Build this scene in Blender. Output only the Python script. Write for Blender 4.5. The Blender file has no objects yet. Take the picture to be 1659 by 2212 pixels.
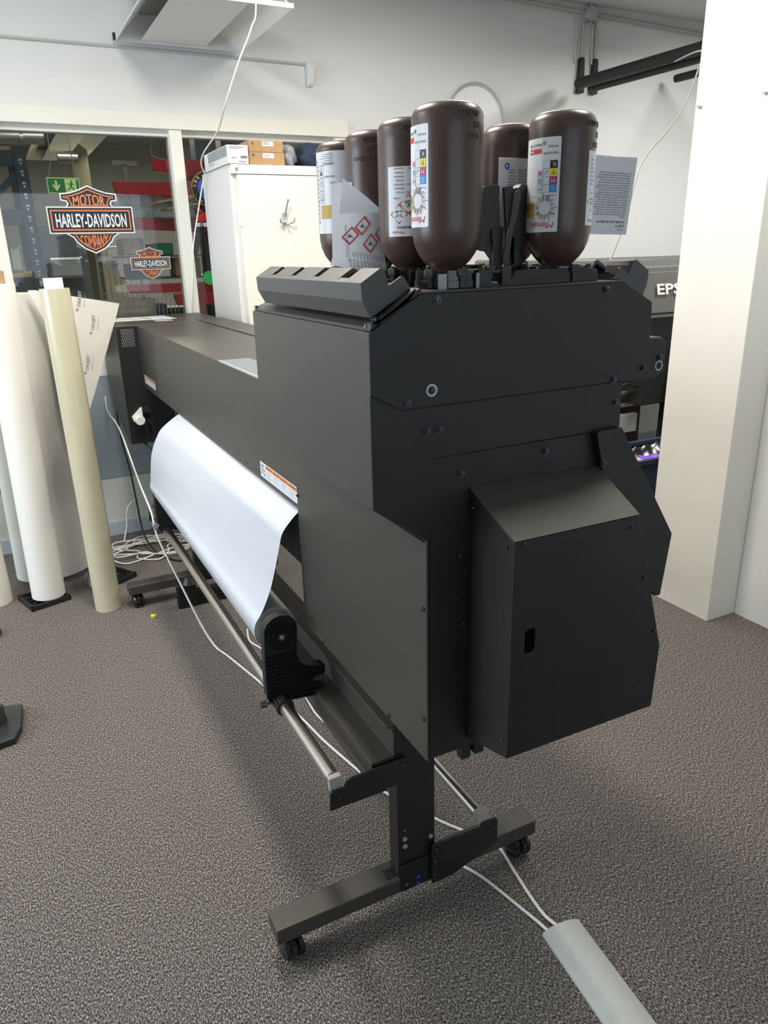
import bpy, bmesh, math, random
from mathutils import Vector, Matrix
random.seed(7)
PI = math.pi
C = bpy.context.scene.collection
SC = bpy.context.scene

# ------------------------------------------------------------------ camera
cam = bpy.data.cameras.new('camera'); co = bpy.data.objects.new('camera', cam); C.objects.link(co)
r_ = Vector((0.8908, -0.4537, -0.0233)); f_ = Vector((0.4210, 0.8436, -0.3332)).normalized()
r_ = (r_ - f_ * r_.dot(f_)).normalized(); u_ = r_.cross(f_)
M = Matrix((r_, u_, -f_)).transposed().to_4x4(); M.translation = Vector((0, 0, 1.6)); co.matrix_world = M
cam.sensor_fit = 'VERTICAL'; cam.sensor_height = 24.0; cam.lens = 1591.4 / 2212 * 24.0
cam.clip_start = 0.02; cam.clip_end = 60; SC.camera = co
# ------------------------------------------------------------------ view, world, lights
SC.view_settings.view_transform = 'Standard'; SC.view_settings.look = 'None'
SC.view_settings.exposure = 0.0; SC.view_settings.gamma = 1.0; SC.view_settings.use_curve_mapping = False
w = bpy.data.worlds.new('world'); SC.world = w; w.use_nodes = True
w.node_tree.nodes['Background'].inputs[0].default_value = (0.78, 0.88, 1.0, 1)
w.node_tree.nodes['Background'].inputs[1].default_value = 1.0

def area(name, loc, size, power, col, target=None, sy=None):
    l = bpy.data.lights.new(name, 'AREA'); l.shape = 'RECTANGLE'; l.size = size; l.size_y = sy or size
    l.energy = power; l.color = col
    o = bpy.data.objects.new(name, l); C.objects.link(o); o.location = loc
    d = (Vector(target) - Vector(loc)) if target else Vector((0, 0, -1))
    o.rotation_euler = d.to_track_quat('-Z', 'Y').to_euler()
    return o
WARM = (1.0, 0.93, 0.82); COOL = (0.80, 0.90, 1.0)
area('ceiling_lamp_over_printer', (0.50, 2.35, 3.05), 0.30, 62, WARM, sy=0.9)
area('ceiling_lamp_left', (-1.5, 2.6, 3.05), 0.6, 47, WARM, sy=1.2)
area('far_wall_fill_light', (2.1, 3.0, 3.05), 0.5, 22, WARM, sy=0.5)  # unseen fill, added to brighten the upper far wall
area('ceiling_lamp_by_column', (1.95, 1.5, 3.05), 0.35, 22, WARM, sy=0.5)
area('ceiling_lamp_far_right', (4.6, 2.6, 3.05), 0.6, 85, (1, .97, .92), sy=1.2)
area('window_daylight', (-3.9, 2.6, 1.8), 2.6, 120, COOL, target=(1, 2.6, 1.2), sy=1.6)
area('rear_window_daylight', (0.4, -3.25, 1.8), 3.6, 20, COOL, target=(.4, 2, 1.3), sy=1.4)
area('store_room_lamp', (0.6, 5.4, 3.05), 0.5, 11, (1, .93, .82), sy=0.5)
area('store_room_far_lamp', (1.6, 9.0, 2.95), 2.2, 210, (1, .92, .78), sy=0.5)

# ------------------------------------------------------------------ materials
def mat(name, col, rough=0.5, metal=0.0, bump=0.0, bscale=200.0, var=0.0, vscale=4.0, spec=0.5, coat=0.0, alpha=1.0, trans=0.0, emit=None, es=1.0):
    m = bpy.data.materials.new(name); m.use_nodes = True; nt = m.node_tree; b = nt.nodes['Principled BSDF']
    b.inputs['Base Color'].default_value = (*col, 1); b.inputs['Roughness'].default_value = rough
    b.inputs['Metallic'].default_value = metal; b.inputs['Specular IOR Level'].default_value = spec
    b.inputs['Coat Weight'].default_value = coat; b.inputs['Coat Roughness'].default_value = 0.12
    b.inputs['Alpha'].default_value = alpha; b.inputs['Transmission Weight'].default_value = trans
    if emit: b.inputs['Emission Color'].default_value = (*emit, 1); b.inputs['Emission Strength'].default_value = es
    tc = nt.nodes.new('ShaderNodeTexCoord')
    if var > 0:
        n = nt.nodes.new('ShaderNodeTexNoise'); n.inputs['Scale'].default_value = vscale; n.inputs['Detail'].default_value = 4
        nt.links.new(tc.outputs['Object'], n.inputs['Vector'])
        r = nt.nodes.new('ShaderNodeValToRGB')
        r.color_ramp.elements[0].position = 0.3; r.color_ramp.elements[1].position = 0.7
        r.color_ramp.elements[0].color = tuple(c * (1 - var) for c in col) + (1,)
        r.color_ramp.elements[1].color = tuple(min(1, c * (1 + var)) for c in col) + (1,)
        nt.links.new(n.outputs['Fac'], r.inputs[0]); nt.links.new(r.outputs[0], b.inputs['Base Color'])
    if bump > 0:
        n2 = nt.nodes.new('ShaderNodeTexNoise'); n2.inputs['Scale'].default_value = bscale; n2.inputs['Detail'].default_value = 2
        nt.links.new(tc.outputs['Object'], n2.inputs['Vector'])
        bp = nt.nodes.new('ShaderNodeBump'); bp.inputs['Strength'].default_value = bump; bp.inputs['Distance'].default_value = 0.001
        nt.links.new(n2.outputs['Fac'], bp.inputs['Height']); nt.links.new(bp.outputs[0], b.inputs['Normal'])
    return m
MT = {}
MT['paint'] = mat('black_powder_coat', (0.050, 0.0465, 0.041), 0.42, bump=0.25, bscale=900, spec=0.5)  # lit copy: tone raised and warmed for the lit front faces
MT['paint_shaded'] = mat('black_powder_coat_shaded', (0.011, 0.0115, 0.012), 0.44, bump=0.2, bscale=900, var=0.15, vscale=9)  # shaded copy of the same powder coat, darkened for the near end faces
MT['plastic'] = mat('black_plastic', (0.022, 0.022, 0.024), 0.38, bump=0.25, bscale=1200)
MT['plastic_gloss'] = mat('glossy_black_plastic', (0.012, 0.012, 0.014), 0.16)
MT['plastic_grey'] = mat('grey_black_plastic', (0.075, 0.075, 0.078), 0.42, bump=0.3, bscale=1200)
MT['plastic_matt'] = mat('matt_black_ribbed_plastic', (0.010, 0.010, 0.011), 0.6)
MT['foam'] = mat('foam', (0.11, 0.10, 0.09), 0.95, bump=1.0, bscale=600, var=0.5, vscale=500)
MT['steel'] = mat('brushed_steel', (0.56, 0.53, 0.49), 0.27, metal=1.0, bump=0.1, bscale=300)
MT['screw'] = mat('dark_steel_screw', (0.13, 0.13, 0.14), 0.3, metal=0.9)
MT['zinc'] = mat('zinc_steel', (0.55, 0.56, 0.56), 0.35, metal=0.6)
MT['alu'] = mat('grey_end_block', (0.42, 0.42, 0.41), 0.4, metal=0.3)
MT['white_plastic'] = mat('white_plastic', (0.80, 0.80, 0.77), 0.4)
MT['label'] = mat('white_label', (0.72, 0.75, 0.79), 0.35)
MT['orange'] = mat('orange_print', (0.80, 0.25, 0.05), 0.5)
MT['ink_black'] = mat('black_print', (0.02, 0.02, 0.022), 0.5)
MT['ink_grey'] = mat('grey_print', (0.22, 0.22, 0.24), 0.5)
MT['red'] = mat('red_print', (0.55, 0.03, 0.03), 0.5)
MT['cyan'] = mat('cyan_print', (0.02, 0.30, 0.72), 0.5)
MT['magenta'] = mat('magenta_print', (0.50, 0.03, 0.20), 0.5)
MT['yellow'] = mat('yellow_print', (0.85, 0.72, 0.05), 0.5)
MT['lcyan'] = mat('light_cyan_print', (0.35, 0.58, 0.83), 0.5)
MT['lmag'] = mat('light_magenta_print', (0.75, 0.42, 0.60), 0.5)
MT['gold'] = mat('gold_print', (0.55, 0.37, 0.06), 0.5)
MT['green'] = mat('green_print', (0.02, 0.30, 0.10), 0.5)
MT['blue'] = mat('blue_print', (0.03, 0.10, 0.50), 0.5)
MT['bottle'] = mat('brown_bottle_plastic', (0.072, 0.045, 0.038), 0.33, bump=0.12, bscale=500)
MT['wall'] = mat('white_wall_paint', (0.74, 0.76, 0.755), 0.85, bump=0.3, bscale=300, var=0.02, vscale=2)
MT['column'] = mat('cream_white_paint', (0.76, 0.74, 0.69), 0.6, bump=0.15, bscale=200, var=0.03, vscale=3)
MT['wall_grey'] = mat('blue_grey_wall_panel', (0.26, 0.30, 0.32), 0.6)
MT['wall_beige'] = mat('greenish_white_wall_panel', (0.56, 0.58, 0.52), 0.6, var=0.05, vscale=8)
MT['trimw'] = mat('white_trim', (0.78, 0.78, 0.72), 0.5)
MT['skirt'] = mat('grey_skirting', (0.42, 0.47, 0.50), 0.6)
MT['ceil'] = mat('ceiling_paint', (0.66, 0.66, 0.66), 0.9)
MT['cream'] = mat('cream_white_steel', (0.80, 0.79, 0.73), 0.42)
MT['cream_side'] = mat('white_steel', (0.78, 0.78, 0.78), 0.4)
MT['vinyl'] = mat('white_vinyl', (0.50, 0.54, 0.61), 0.28, coat=0.3)
MT['roll_white'] = mat('white_paper_roll', (0.83, 0.82, 0.78), 0.5)
MT['roll_loose'] = mat('grey_white_loose_vinyl', (0.66, 0.65, 0.60), 0.55)
MT['roll_film'] = mat('yellowish_clear_film', (0.56, 0.53, 0.38), 0.22, coat=0.5, var=0.05, vscale=3)
MT['roll_cream'] = mat('cream_roll', (0.78, 0.74, 0.64), 0.5)
MT['core_brown'] = mat('brown_cardboard_core', (0.40, 0.27, 0.17), 0.8)
MT['core_grey'] = mat('grey_roll_edge', (0.58, 0.57, 0.54), 0.6)
MT['card'] = mat('brown_cardboard', (0.45, 0.28, 0.14), 0.8, var=0.05, vscale=10)
MT['card_pale'] = mat('pale_parcel', (0.42, 0.34, 0.24), 0.5, var=0.3, vscale=18)
MT['cable'] = mat('white_cable', (0.78, 0.78, 0.75), 0.45)
MT['cable_grey'] = mat('grey_cable', (0.50, 0.51, 0.48), 0.5)
MT['cable_black'] = mat('black_cable', (0.012, 0.012, 0.012), 0.45)
MT['duct'] = mat('grey_rubber', (0.44, 0.46, 0.45), 0.4, var=0.03, vscale=20)
MT['epson'] = mat('grey_printer_plastic', (0.085, 0.085, 0.085), 0.45)
MT['epson_light'] = mat('light_grey_printer_plastic', (0.13, 0.13, 0.125), 0.45)
MT['black'] = mat('flat_black', (0.012, 0.012, 0.013), 0.6)
MT['bag'] = mat('black_bin_liner', (0.01, 0.01, 0.012), 0.25)
MT['purple'] = mat('purple_wrapper', (0.22, 0.10, 0.62), 0.5)
MT['navy'] = mat('navy_fabric', (0.02, 0.035, 0.07), 0.8)
MT['greybag'] = mat('grey_translucent_bag', (0.30, 0.33, 0.36), 0.3)
MT['rack_red'] = mat('red_painted_steel', (0.42, 0.012, 0.02), 0.4)
MT['rack_blue'] = mat('blue_grey_painted_steel', (0.055, 0.075, 0.10), 0.5)
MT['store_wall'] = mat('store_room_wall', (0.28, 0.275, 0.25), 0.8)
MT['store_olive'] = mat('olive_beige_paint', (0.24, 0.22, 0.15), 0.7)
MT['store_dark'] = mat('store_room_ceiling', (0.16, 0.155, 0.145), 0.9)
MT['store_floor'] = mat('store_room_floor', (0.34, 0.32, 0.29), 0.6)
MT['wood'] = mat('pale_wood', (0.62, 0.47, 0.28), 0.6, var=0.1, vscale=12)
MT['exit_green'] = mat('exit_sign_green', (0.03, 0.20, 0.06), 0.5, emit=(0.03, 0.20, 0.06), es=0.3)
MT['exit_pale'] = mat('exit_sign_pale', (0.6, 0.75, 0.3), 0.5, emit=(0.6, 0.75, 0.3), es=0.35)
MT['lit_blue'] = mat('lit_blue_sign', (0.1, 0.4, 0.6), 0.5, emit=(0.10, 0.42, 0.62), es=0.8)
MT['deco_orange'] = mat('orange_sticker', (0.66, 0.21, 0.09), 0.5)
MT['deco_white'] = mat('white_sticker', (0.70, 0.74, 0.80), 0.5)
MT['deco_black'] = mat('black_sticker', (0.012, 0.012, 0.014), 0.4)
MT['booklet'] = mat('booklet_paper', (0.74, 0.75, 0.78), 0.5)
MT['zinc_print'] = mat('pale_grey_print', (0.30, 0.30, 0.31), 0.6)
MT['duct_steel'] = mat('galvanised_steel', (0.4, 0.4, 0.38), 0.35, metal=0.8)
MT['bubble'] = mat('plastic_sheet_stack', (0.42, 0.50, 0.54), 0.3, var=0.6, vscale=11)
MT['heater'] = mat('grey_heater_plate', (0.15, 0.165, 0.19), 0.5)
MT['ring_grey'] = mat('pale_grey_wire', (0.50, 0.50, 0.53), 0.6)

def bubble_wrap():
    m = mat('bubble_wrap', (0.8, 0.8, 0.8), 0.12, alpha=0.35)
    nt = m.node_tree; b = nt.nodes['Principled BSDF']
    v = nt.nodes.new('ShaderNodeTexVoronoi'); v.inputs['Scale'].default_value = 45
    bp = nt.nodes.new('ShaderNodeBump'); bp.inputs['Strength'].default_value = 1; bp.inputs['Distance'].default_value = 0.02
    nt.links.new(v.outputs['Distance'], bp.inputs['Height']); nt.links.new(bp.outputs[0], b.inputs['Normal'])
    return m
MT['wrap'] = bubble_wrap()

def glass():
    m = bpy.data.materials.new('window_glass'); m.use_nodes = True; nt = m.node_tree; nt.nodes.clear()
    o = nt.nodes.new('ShaderNodeOutputMaterial'); mx = nt.nodes.new('ShaderNodeMixShader')
    t = nt.nodes.new('ShaderNodeBsdfTransparent'); t.inputs[0].default_value = (0.90, 0.93, 0.92, 1)
    g = nt.nodes.new('ShaderNodeBsdfGlossy'); g.inputs['Roughness'].default_value = 0.02
    f = nt.nodes.new('ShaderNodeFresnel'); f.inputs[0].default_value = 1.5
    nt.links.new(f.outputs[0], mx.inputs[0]); nt.links.new(t.outputs[0], mx.inputs[1]); nt.links.new(g.outputs[0], mx.inputs[2])
    nt.links.new(mx.outputs[0], o.inputs[0]); return m
MT['glass'] = glass()

def carpet():
    m = bpy.data.materials.new('mottled_carpet'); m.use_nodes = True; nt = m.node_tree; b = nt.nodes['Principled BSDF']
    L = nt.links.new; tc = nt.nodes.new('ShaderNodeTexCoord')
    mp = nt.nodes.new('ShaderNodeMapping'); mp.inputs['Scale'].default_value = (1.0, 0.50, 1.0); mp.inputs['Rotation'].default_value = (0, 0, 0.12)
    L(tc.outputs['Object'], mp.inputs[0])
    n = nt.nodes.new('ShaderNodeTexNoise'); n.inputs['Scale'].default_value = 900; n.inputs['Detail'].default_value = 3; n.inputs['Roughness'].default_value = 0.7
    L(mp.outputs[0], n.inputs['Vector'])
    n3 = nt.nodes.new('ShaderNodeTexNoise'); n3.inputs['Scale'].default_value = 310; n3.inputs['Detail'].default_value = 2
    L(mp.outputs[0], n3.inputs['Vector'])
    ad = nt.nodes.new('ShaderNodeMath'); ad.operation = 'MULTIPLY_ADD'; ad.inputs[1].default_value = 0.55
    L(n3.outputs['Fac'], ad.inputs[0]); 
    ml = nt.nodes.new('ShaderNodeMath'); ml.operation = 'MULTIPLY'; ml.inputs[1].default_value = 0.45
    L(n.outputs['Fac'], ml.inputs[0]); L(ml.outputs[0], ad.inputs[2])
    r = nt.nodes.new('ShaderNodeValToRGB'); e = r.color_ramp.elements
    e[0].position = 0.405; e[0].color = (0.018, 0.017, 0.018, 1)
    e[1].position = 0.60; e[1].color = (0.50, 0.455, 0.415, 1)
    x = e.new(0.48); x.color = (0.095, 0.087, 0.082, 1)
    x = e.new(0.53); x.color = (0.17, 0.155, 0.142, 1)
    L(ad.outputs[0], r.inputs[0]); L(r.outputs[0], b.inputs['Base Color'])
    b.inputs['Roughness'].default_value = 0.95; b.inputs['Specular IOR Level'].default_value = 0.2
    bp = nt.nodes.new('ShaderNodeBump'); bp.inputs['Strength'].default_value = 0.8; bp.inputs['Distance'].default_value = 0.004
    L(ad.outputs[0], bp.inputs['Height']); L(bp.outputs[0], b.inputs['Normal'])
    return m
MT['carpet'] = carpet()

# ------------------------------------------------------------------ mesh helpers
LOC = {}
def thing(name, label, cat, loc=(0, 0, 0), group=None):
    o = bpy.data.objects.new(name, None); C.objects.link(o); o.location = loc; o.empty_display_size = 0.1
    o['label'] = label; o['category'] = cat
    if group: o['group'] = group
    LOC[o] = Vector(loc); return o
def tag(o, label, cat, group=None, kind=None):
    o['label'] = label; o['category'] = cat
    if group: o['group'] = group
    if kind: o['kind'] = kind
    return o
def N(): return bmesh.new()
def obj(name, bm, m, parent=None, smooth=0, bevel=0.0, seg=2, label=None, norm=True):
    me = bpy.data.meshes.new(name)
    loc = Vector((0, 0, 0))
    if parent is not None: off = LOC[parent]
    else:
        xs = [v.co for v in bm.verts]
        lo = [min(v[i] for v in xs) for i in range(3)]; hi = [max(v[i] for v in xs) for i in range(3)]
        loc = Vector(((lo[0] + hi[0]) / 2, (lo[1] + hi[1]) / 2, lo[2])); off = loc.copy()
    bmesh.ops.translate(bm, verts=bm.verts, vec=-Vector(off))
    if norm: bmesh.ops.recalc_face_normals(bm, faces=bm.faces)
    bm.to_mesh(me); bm.free()
    for k in (m if isinstance(m, (list, tuple)) else [m]): me.materials.append(MT[k])
    o = bpy.data.objects.new(name, me); C.objects.link(o); o.location = loc
    if parent is not None: o.parent = parent
    LOC[o] = Vector(off)
    if smooth:
        me.shade_smooth(); me.set_sharp_from_angle(angle=math.radians(smooth))
    if bevel:
        b = o.modifiers.new('bevel', 'BEVEL'); b.width = bevel; b.segments = seg; b.limit_method = 'ANGLE'; b.angle_limit = 0.6
    if label: o['label'] = label
    return o
def obj_each(name, bm, m, parent, **k):
    """one part per loose piece"""
    seen = set(); out = []
    bm.verts.ensure_lookup_table()
    for v in bm.verts:
        if v in seen: continue
        st = [v]; isl = []; seen.add(v)
        while st:
            a = st.pop(); isl.append(a)
            for e in a.link_edges:
                c = e.other_vert(a)
                if c not in seen: seen.add(c); st.append(c)
        n = bmesh.new(); mp = {a: n.verts.new(a.co) for a in isl}; fs = set(f for a in isl for f in a.link_faces)
        for f in fs: n.faces.new([mp[a] for a in f.verts]).material_index = f.material_index
        out.append(obj(name, n, m, parent, **k))
    bm.free(); return out
def struct(name, bm, m, bevel=0.0, **k):
    o = obj(name, bm, m, bevel=bevel, **k); o['kind'] = 'structure'; return o

def box(bm, x0, x1, y0, y1, z0, z1, mi=0):
    vs = [bm.verts.new((x, y, z)) for z in (z0, z1) for y in (y0, y1) for x in (x0, x1)]
    for f in ((0, 1, 3, 2), (4, 6, 7, 5), (0, 4, 5, 1), (2, 3, 7, 6), (0, 2, 6, 4), (1, 5, 7, 3)):
        bm.faces.new([vs[i] for i in f]).material_index = mi
    return bm
def obox(bm, c, ax, ay, az, hx, hy, hz, mi=0):
    """oriented box: centre, three unit axes, half sizes"""
    c = Vector(c); ax = Vector(ax).normalized(); ay = Vector(ay).normalized(); az = Vector(az).normalized()
    vs = [bm.verts.new(c + ax * sx * hx + ay * sy * hy + az * sz * hz) for sz in (-1, 1) for sy in (-1, 1) for sx in (-1, 1)]
    for f in ((0, 1, 3, 2), (4, 6, 7, 5), (0, 4, 5, 1), (2, 3, 7, 6), (0, 2, 6, 4), (1, 5, 7, 3)):
        bm.faces.new([vs[i] for i in f]).material_index = mi
    return bm
def prism(bm, pts, a, b, axis='y', mi=0):
    """extrude a closed 2D outline along an axis from a to b"""
    def P(p, t):
        return {'y': (p[0], t, p[1]), 'x': (t, p[0], p[1]), 'z': (p[0], p[1], t)}[axis]
    v0 = [bm.verts.new(P(p, a)) for p in pts]; v1 = [bm.verts.new(P(p, b)) for p in pts]
    n = len(pts)
    bm.faces.new(v0).material_index = mi; bm.faces.new(v1[::-1]).material_index = mi
    for i in range(n): bm.faces.new([v0[i], v1[i], v1[(i + 1) % n], v0[(i + 1) % n]]).material_index = mi
    return bm
def frame_of(d):
    d = Vector(d).normalized(); a = Vector((0, 0, 1)) if abs(d.z) < 0.9 else Vector((1, 0, 0))
    x = d.cross(a).normalized(); return x, d.cross(x).normalized(), d
def cyl(bm, p0, p1, r, seg=24, r1=None, caps=True, mi=0):
    p0 = Vector(p0); p1 = Vector(p1); x, y, d = frame_of(p1 - p0); r1 = r if r1 is None else r1
    A = [bm.verts.new(p0 + (x * math.cos(t) + y * math.sin(t)) * r) for t in [2 * PI * i / seg for i in range(seg)]]
    B = [bm.verts.new(p1 + (x * math.cos(t) + y * math.sin(t)) * r1) for t in [2 * PI * i / seg for i in range(seg)]]
    for i in range(seg): bm.faces.new([A[i], A[(i + 1) % seg], B[(i + 1) % seg], B[i]]).material_index = mi
    if caps: bm.faces.new(A[::-1]).material_index = mi; bm.faces.new(B).material_index = mi
    return bm
def lathe(bm, prof, c=(0, 0, 0), axis=(0, 0, 1), seg=40, mi=0):
    """prof: (radius, height) list; closed at the ends when radius is 0"""
    x, y, d = frame_of(axis); c = Vector(c); rings = []
    if tuple(axis) == (0, 0, 1): x, y = Vector((1, 0, 0)), Vector((0, 1, 0))
    for r, h in prof:
        if r < 1e-6: rings.append([bm.verts.new(c + d * h)])
        else: rings.append([bm.verts.new(c + d * h + (x * math.cos(2 * PI * i / seg) + y * math.sin(2 * PI * i / seg)) * r) for i in range(seg)])
    for A, B in zip(rings, rings[1:]):
        for i in range(seg):
            a, b = A[i % len(A)], A[(i + 1) % len(A)]; e, f = B[(i + 1) % len(B)], B[i % len(B)]
            q = []
            for v in (a, b, e, f):
                if v not in q: q.append(v)
            if len(q) > 2: bm.faces.new(q).material_index = mi
    return bm
def spline(pts, n=10):
    pts = [Vector(p) for p in pts]; out = []
    for i in range(len(pts) - 1):
        p0 = pts[max(i - 1, 0)]; p1 = pts[i]; p2 = pts[i + 1]; p3 = pts[min(i + 2, len(pts) - 1)]
        for k in range(n):
            t = k / n
            out.append(0.5 * ((2 * p1) + (p2 - p0) * t + (2 * p0 - 5 * p1 + 4 * p2 - p3) * t * t + (3 * p1 - p0 - 3 * p2 + p3) * t ** 3))
    out.append(pts[-1]); return out
def tube(bm, pts, r, seg=8, n=10, smooth=True, mi=0):
    P = spline(pts, n) if smooth else [Vector(p) for p in pts]
    d = (P[1] - P[0]).normalized(); x, y, _ = frame_of(d); rings = []
    for i, p in enumerate(P):
        t = (P[min(i + 1, len(P) - 1)] - P[max(i - 1, 0)])
        if t.length > 1e-9:
            t.normalize(); x = (x - t * x.dot(t)).normalized(); y = t.cross(x)
        rings.append([bm.verts.new(p + (x * math.cos(2 * PI * k / seg) + y * math.sin(2 * PI * k / seg)) * r) for k in range(seg)])
    for A, B in zip(rings, rings[1:]):
        for k in range(seg): bm.faces.new([A[k], A[(k + 1) % seg], B[(k + 1) % seg], B[k]]).material_index = mi
    bm.faces.new(rings[0][::-1]); bm.faces.new(rings[-1]); return bm
def sheet(bm, grid, th=0.0, mi=0):
    """grid of points to a surface; th thickens it along its normals"""
    n, m = len(grid), len(grid[0]); G = [[Vector(p) for p in row] for row in grid]
    def nor(i, j):
        a = G[min(i + 1, n - 1)][j] - G[max(i - 1, 0)][j]; b = G[i][min(j + 1, m - 1)] - G[i][max(j - 1, 0)]
        return a.cross(b).normalized()
    A = [[bm.verts.new(G[i][j]) for j in range(m)] for i in range(n)]
    B = [[bm.verts.new(G[i][j] - nor(i, j) * th) for j in range(m)] for i in range(n)] if th else None
    for S in ([A, B] if th else [A]):
        for i in range(n - 1):
            for j in range(m - 1): bm.faces.new([S[i][j], S[i + 1][j], S[i + 1][j + 1], S[i][j + 1]]).material_index = mi
    if th:
        ed = [(i, 0) for i in range(n)] + [(n - 1, j) for j in range(1, m)] + [(i, m - 1) for i in range(n - 2, -1, -1)] + [(0, j) for j in range(m - 2, 0, -1)]
        for (a, b), (c, d) in zip(ed, ed[1:] + ed[:1]): bm.faces.new([A[a][b], A[c][d], B[c][d], B[a][b]]).material_index = mi
    return bm
def dup(o, parent=None, loc=None, label=None, rot=None):
    c = o.copy(); C.objects.link(c)
    if parent is not None: c.parent = parent
    if loc is not None: c.location = loc
    if rot is not None: c.rotation_euler = rot
    if label: c['label'] = label
    return c
def dup_tree(root, loc, label, rot=None, skip=()):
    r = root.copy(); C.objects.link(r); r.location = loc; r['label'] = label
    if rot is not None: r.rotation_euler = rot
    for ch in list(root.children):
        if ch.name.split('.')[0] in skip: continue
        c = ch.copy(); C.objects.link(c); c.parent = r
        for g in ch.children:
            d = g.copy(); C.objects.link(d); d.parent = c
    return r

# ------------------------------------------------------------------ flat print: text, rectangles, polygons
_tc = {}
def text2d(s, bold=0.0, res=2):
    k = (s, bold)
    if k in _tc: return _tc[k]
    cu = bpy.data.curves.new('t', 'FONT'); cu.body = s; cu.size = 1.0; cu.resolution_u = res; cu.offset = bold; cu.fill_mode = 'FRONT'
    o = bpy.data.objects.new('t', cu); C.objects.link(o)
    dg = bpy.context.evaluated_depsgraph_get(); me = bpy.data.meshes.new_from_object(o.evaluated_get(dg))
    vs = [(v.co.x, v.co.y) for v in me.vertices]; fs = [tuple(p.vertices) for p in me.polygons]
    bpy.data.objects.remove(o); bpy.data.curves.remove(cu); bpy.data.meshes.remove(me)
    if vs: x0 = min(v[0] for v in vs); wdt = max(v[0] for v in vs) - x0
    else: x0 = 0; wdt = 1
    vs = [(v[0] - x0, v[1]) for v in vs]
    _tc[k] = (vs, fs, wdt); return _tc[k]
class Print:
    """collects coloured flat shapes in (x right, y down) metres and maps them with fn(x, y, h)"""
    def __init__(self, fn, step=0.006): self.fn = fn; self.bm = bmesh.new(); self.mats = []; self.step = step
    def mi(self, k):
        if k not in self.mats: self.mats.append(k)
        return self.mats.index(k)
    def face(self, pts, k, h):
        q = [self.bm.verts.new(self.fn(p[0], p[1], h)) for p in pts]
        try: self.bm.faces.new(q).material_index = self.mi(k)
        except ValueError: pass
    def rect(self, x0, y0, x1, y1, k, h=0.0002):
        n = max(1, int(abs(x1 - x0) / self.step)); mi = self.mi(k)
        c = [(self.bm.verts.new(self.fn(x0 + (x1 - x0) * i / n, y0, h)), self.bm.verts.new(self.fn(x0 + (x1 - x0) * i / n, y1, h))) for i in range(n + 1)]
        for i in range(n): self.bm.faces.new([c[i][0], c[i + 1][0], c[i + 1][1], c[i][1]]).material_index = mi
    def frame(self, x0, y0, x1, y1, t, k, h=0.0003):
        self.rect(x0, y0, x1, y0 + t, k, h); self.rect(x0, y1 - t, x1, y1, k, h); self.rect(x0, y0, x0 + t, y1, k, h); self.rect(x1 - t, y0, x1, y1, k, h)
    def poly(self, pts, k, h=0.0003): self.face(pts, k, h)
    def disc(self, cx, cy, r, k, h=0.0003, n=20, ri=0.0):
        for i in range(n):
            a, b = 2 * PI * i / n, 2 * PI * (i + 1) / n
            if ri: self.face([(cx + ri * math.cos(a), cy + ri * math.sin(a)), (cx + r * math.cos(a), cy + r * math.sin(a)), (cx + r * math.cos(b), cy + r * math.sin(b)), (cx + ri * math.cos(b), cy + ri * math.sin(b))], k, h)
            else: self.face([(cx, cy), (cx + r * math.cos(a), cy + r * math.sin(a)), (cx + r * math.cos(b), cy + r * math.sin(b))], k, h)
    def line(self, p, q, t, k, h=0.0003):
        p = Vector(p); q = Vector(q); d = (q - p).normalized(); n = Vector((-d.y, d.x)) * t / 2
        self.face([p + n, q + n, q - n, p - n], k, h)
    def diamond(self, cx, cy, r, k='red', inner='label', t=0.0022, h=0.0003):
        o = [(cx, cy - r), (cx + r, cy), (cx, cy + r), (cx - r, cy)]; ri = r - t * 1.4; i_ = [(cx, cy - ri), (cx + ri, cy), (cx, cy + ri), (cx - ri, cy)]
        for a in range(4): self.face([o[a], o[(a + 1) % 4], i_[(a + 1) % 4], i_[a]], k, h)
    def text(self, s, x, y, size, k='ink_black', h=0.0004, bold=0.0, width=None, shear=0.0, align='l', rot=0.0, warp=None):
        vs, fs, wd = text2d(s, bold)
        sx = size if width is None else width / wd
        x0 = x - (wd * sx if align == 'r' else wd * sx / 2 if align == 'c' else 0); mi = self.mi(k); ca, sa = math.cos(rot), math.sin(rot)
        V = []
        for a, b in vs:
            px, py = x0 + a * sx + b * size * shear, y - b * size
            if warp: px, py = warp(px, py)
            if rot: dx, dy = px - x, py - y; px, py = x + dx * ca - dy * sa, y + dx * sa + dy * ca
            V.append(self.bm.verts.new(self.fn(px, py, h)))
        for f in fs:
            try: self.bm.faces.new([V[i] for i in f]).material_index = mi
            except ValueError: pass
    def done(self, name, parent=None, label=None): return obj(name, self.bm, self.mats or ['label'], parent, norm=False, label=label, smooth=60)

# ================================================================== THE SETTING
YW = 4.53
struct('floor', box(N(), -4.2, 7.2, -3.4, YW + 0.0, -0.1, 0.0), 'carpet')
struct('ceiling', box(N(), -4.2, 7.2, -3.4, YW, 3.13, 3.2), 'ceil')
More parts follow.
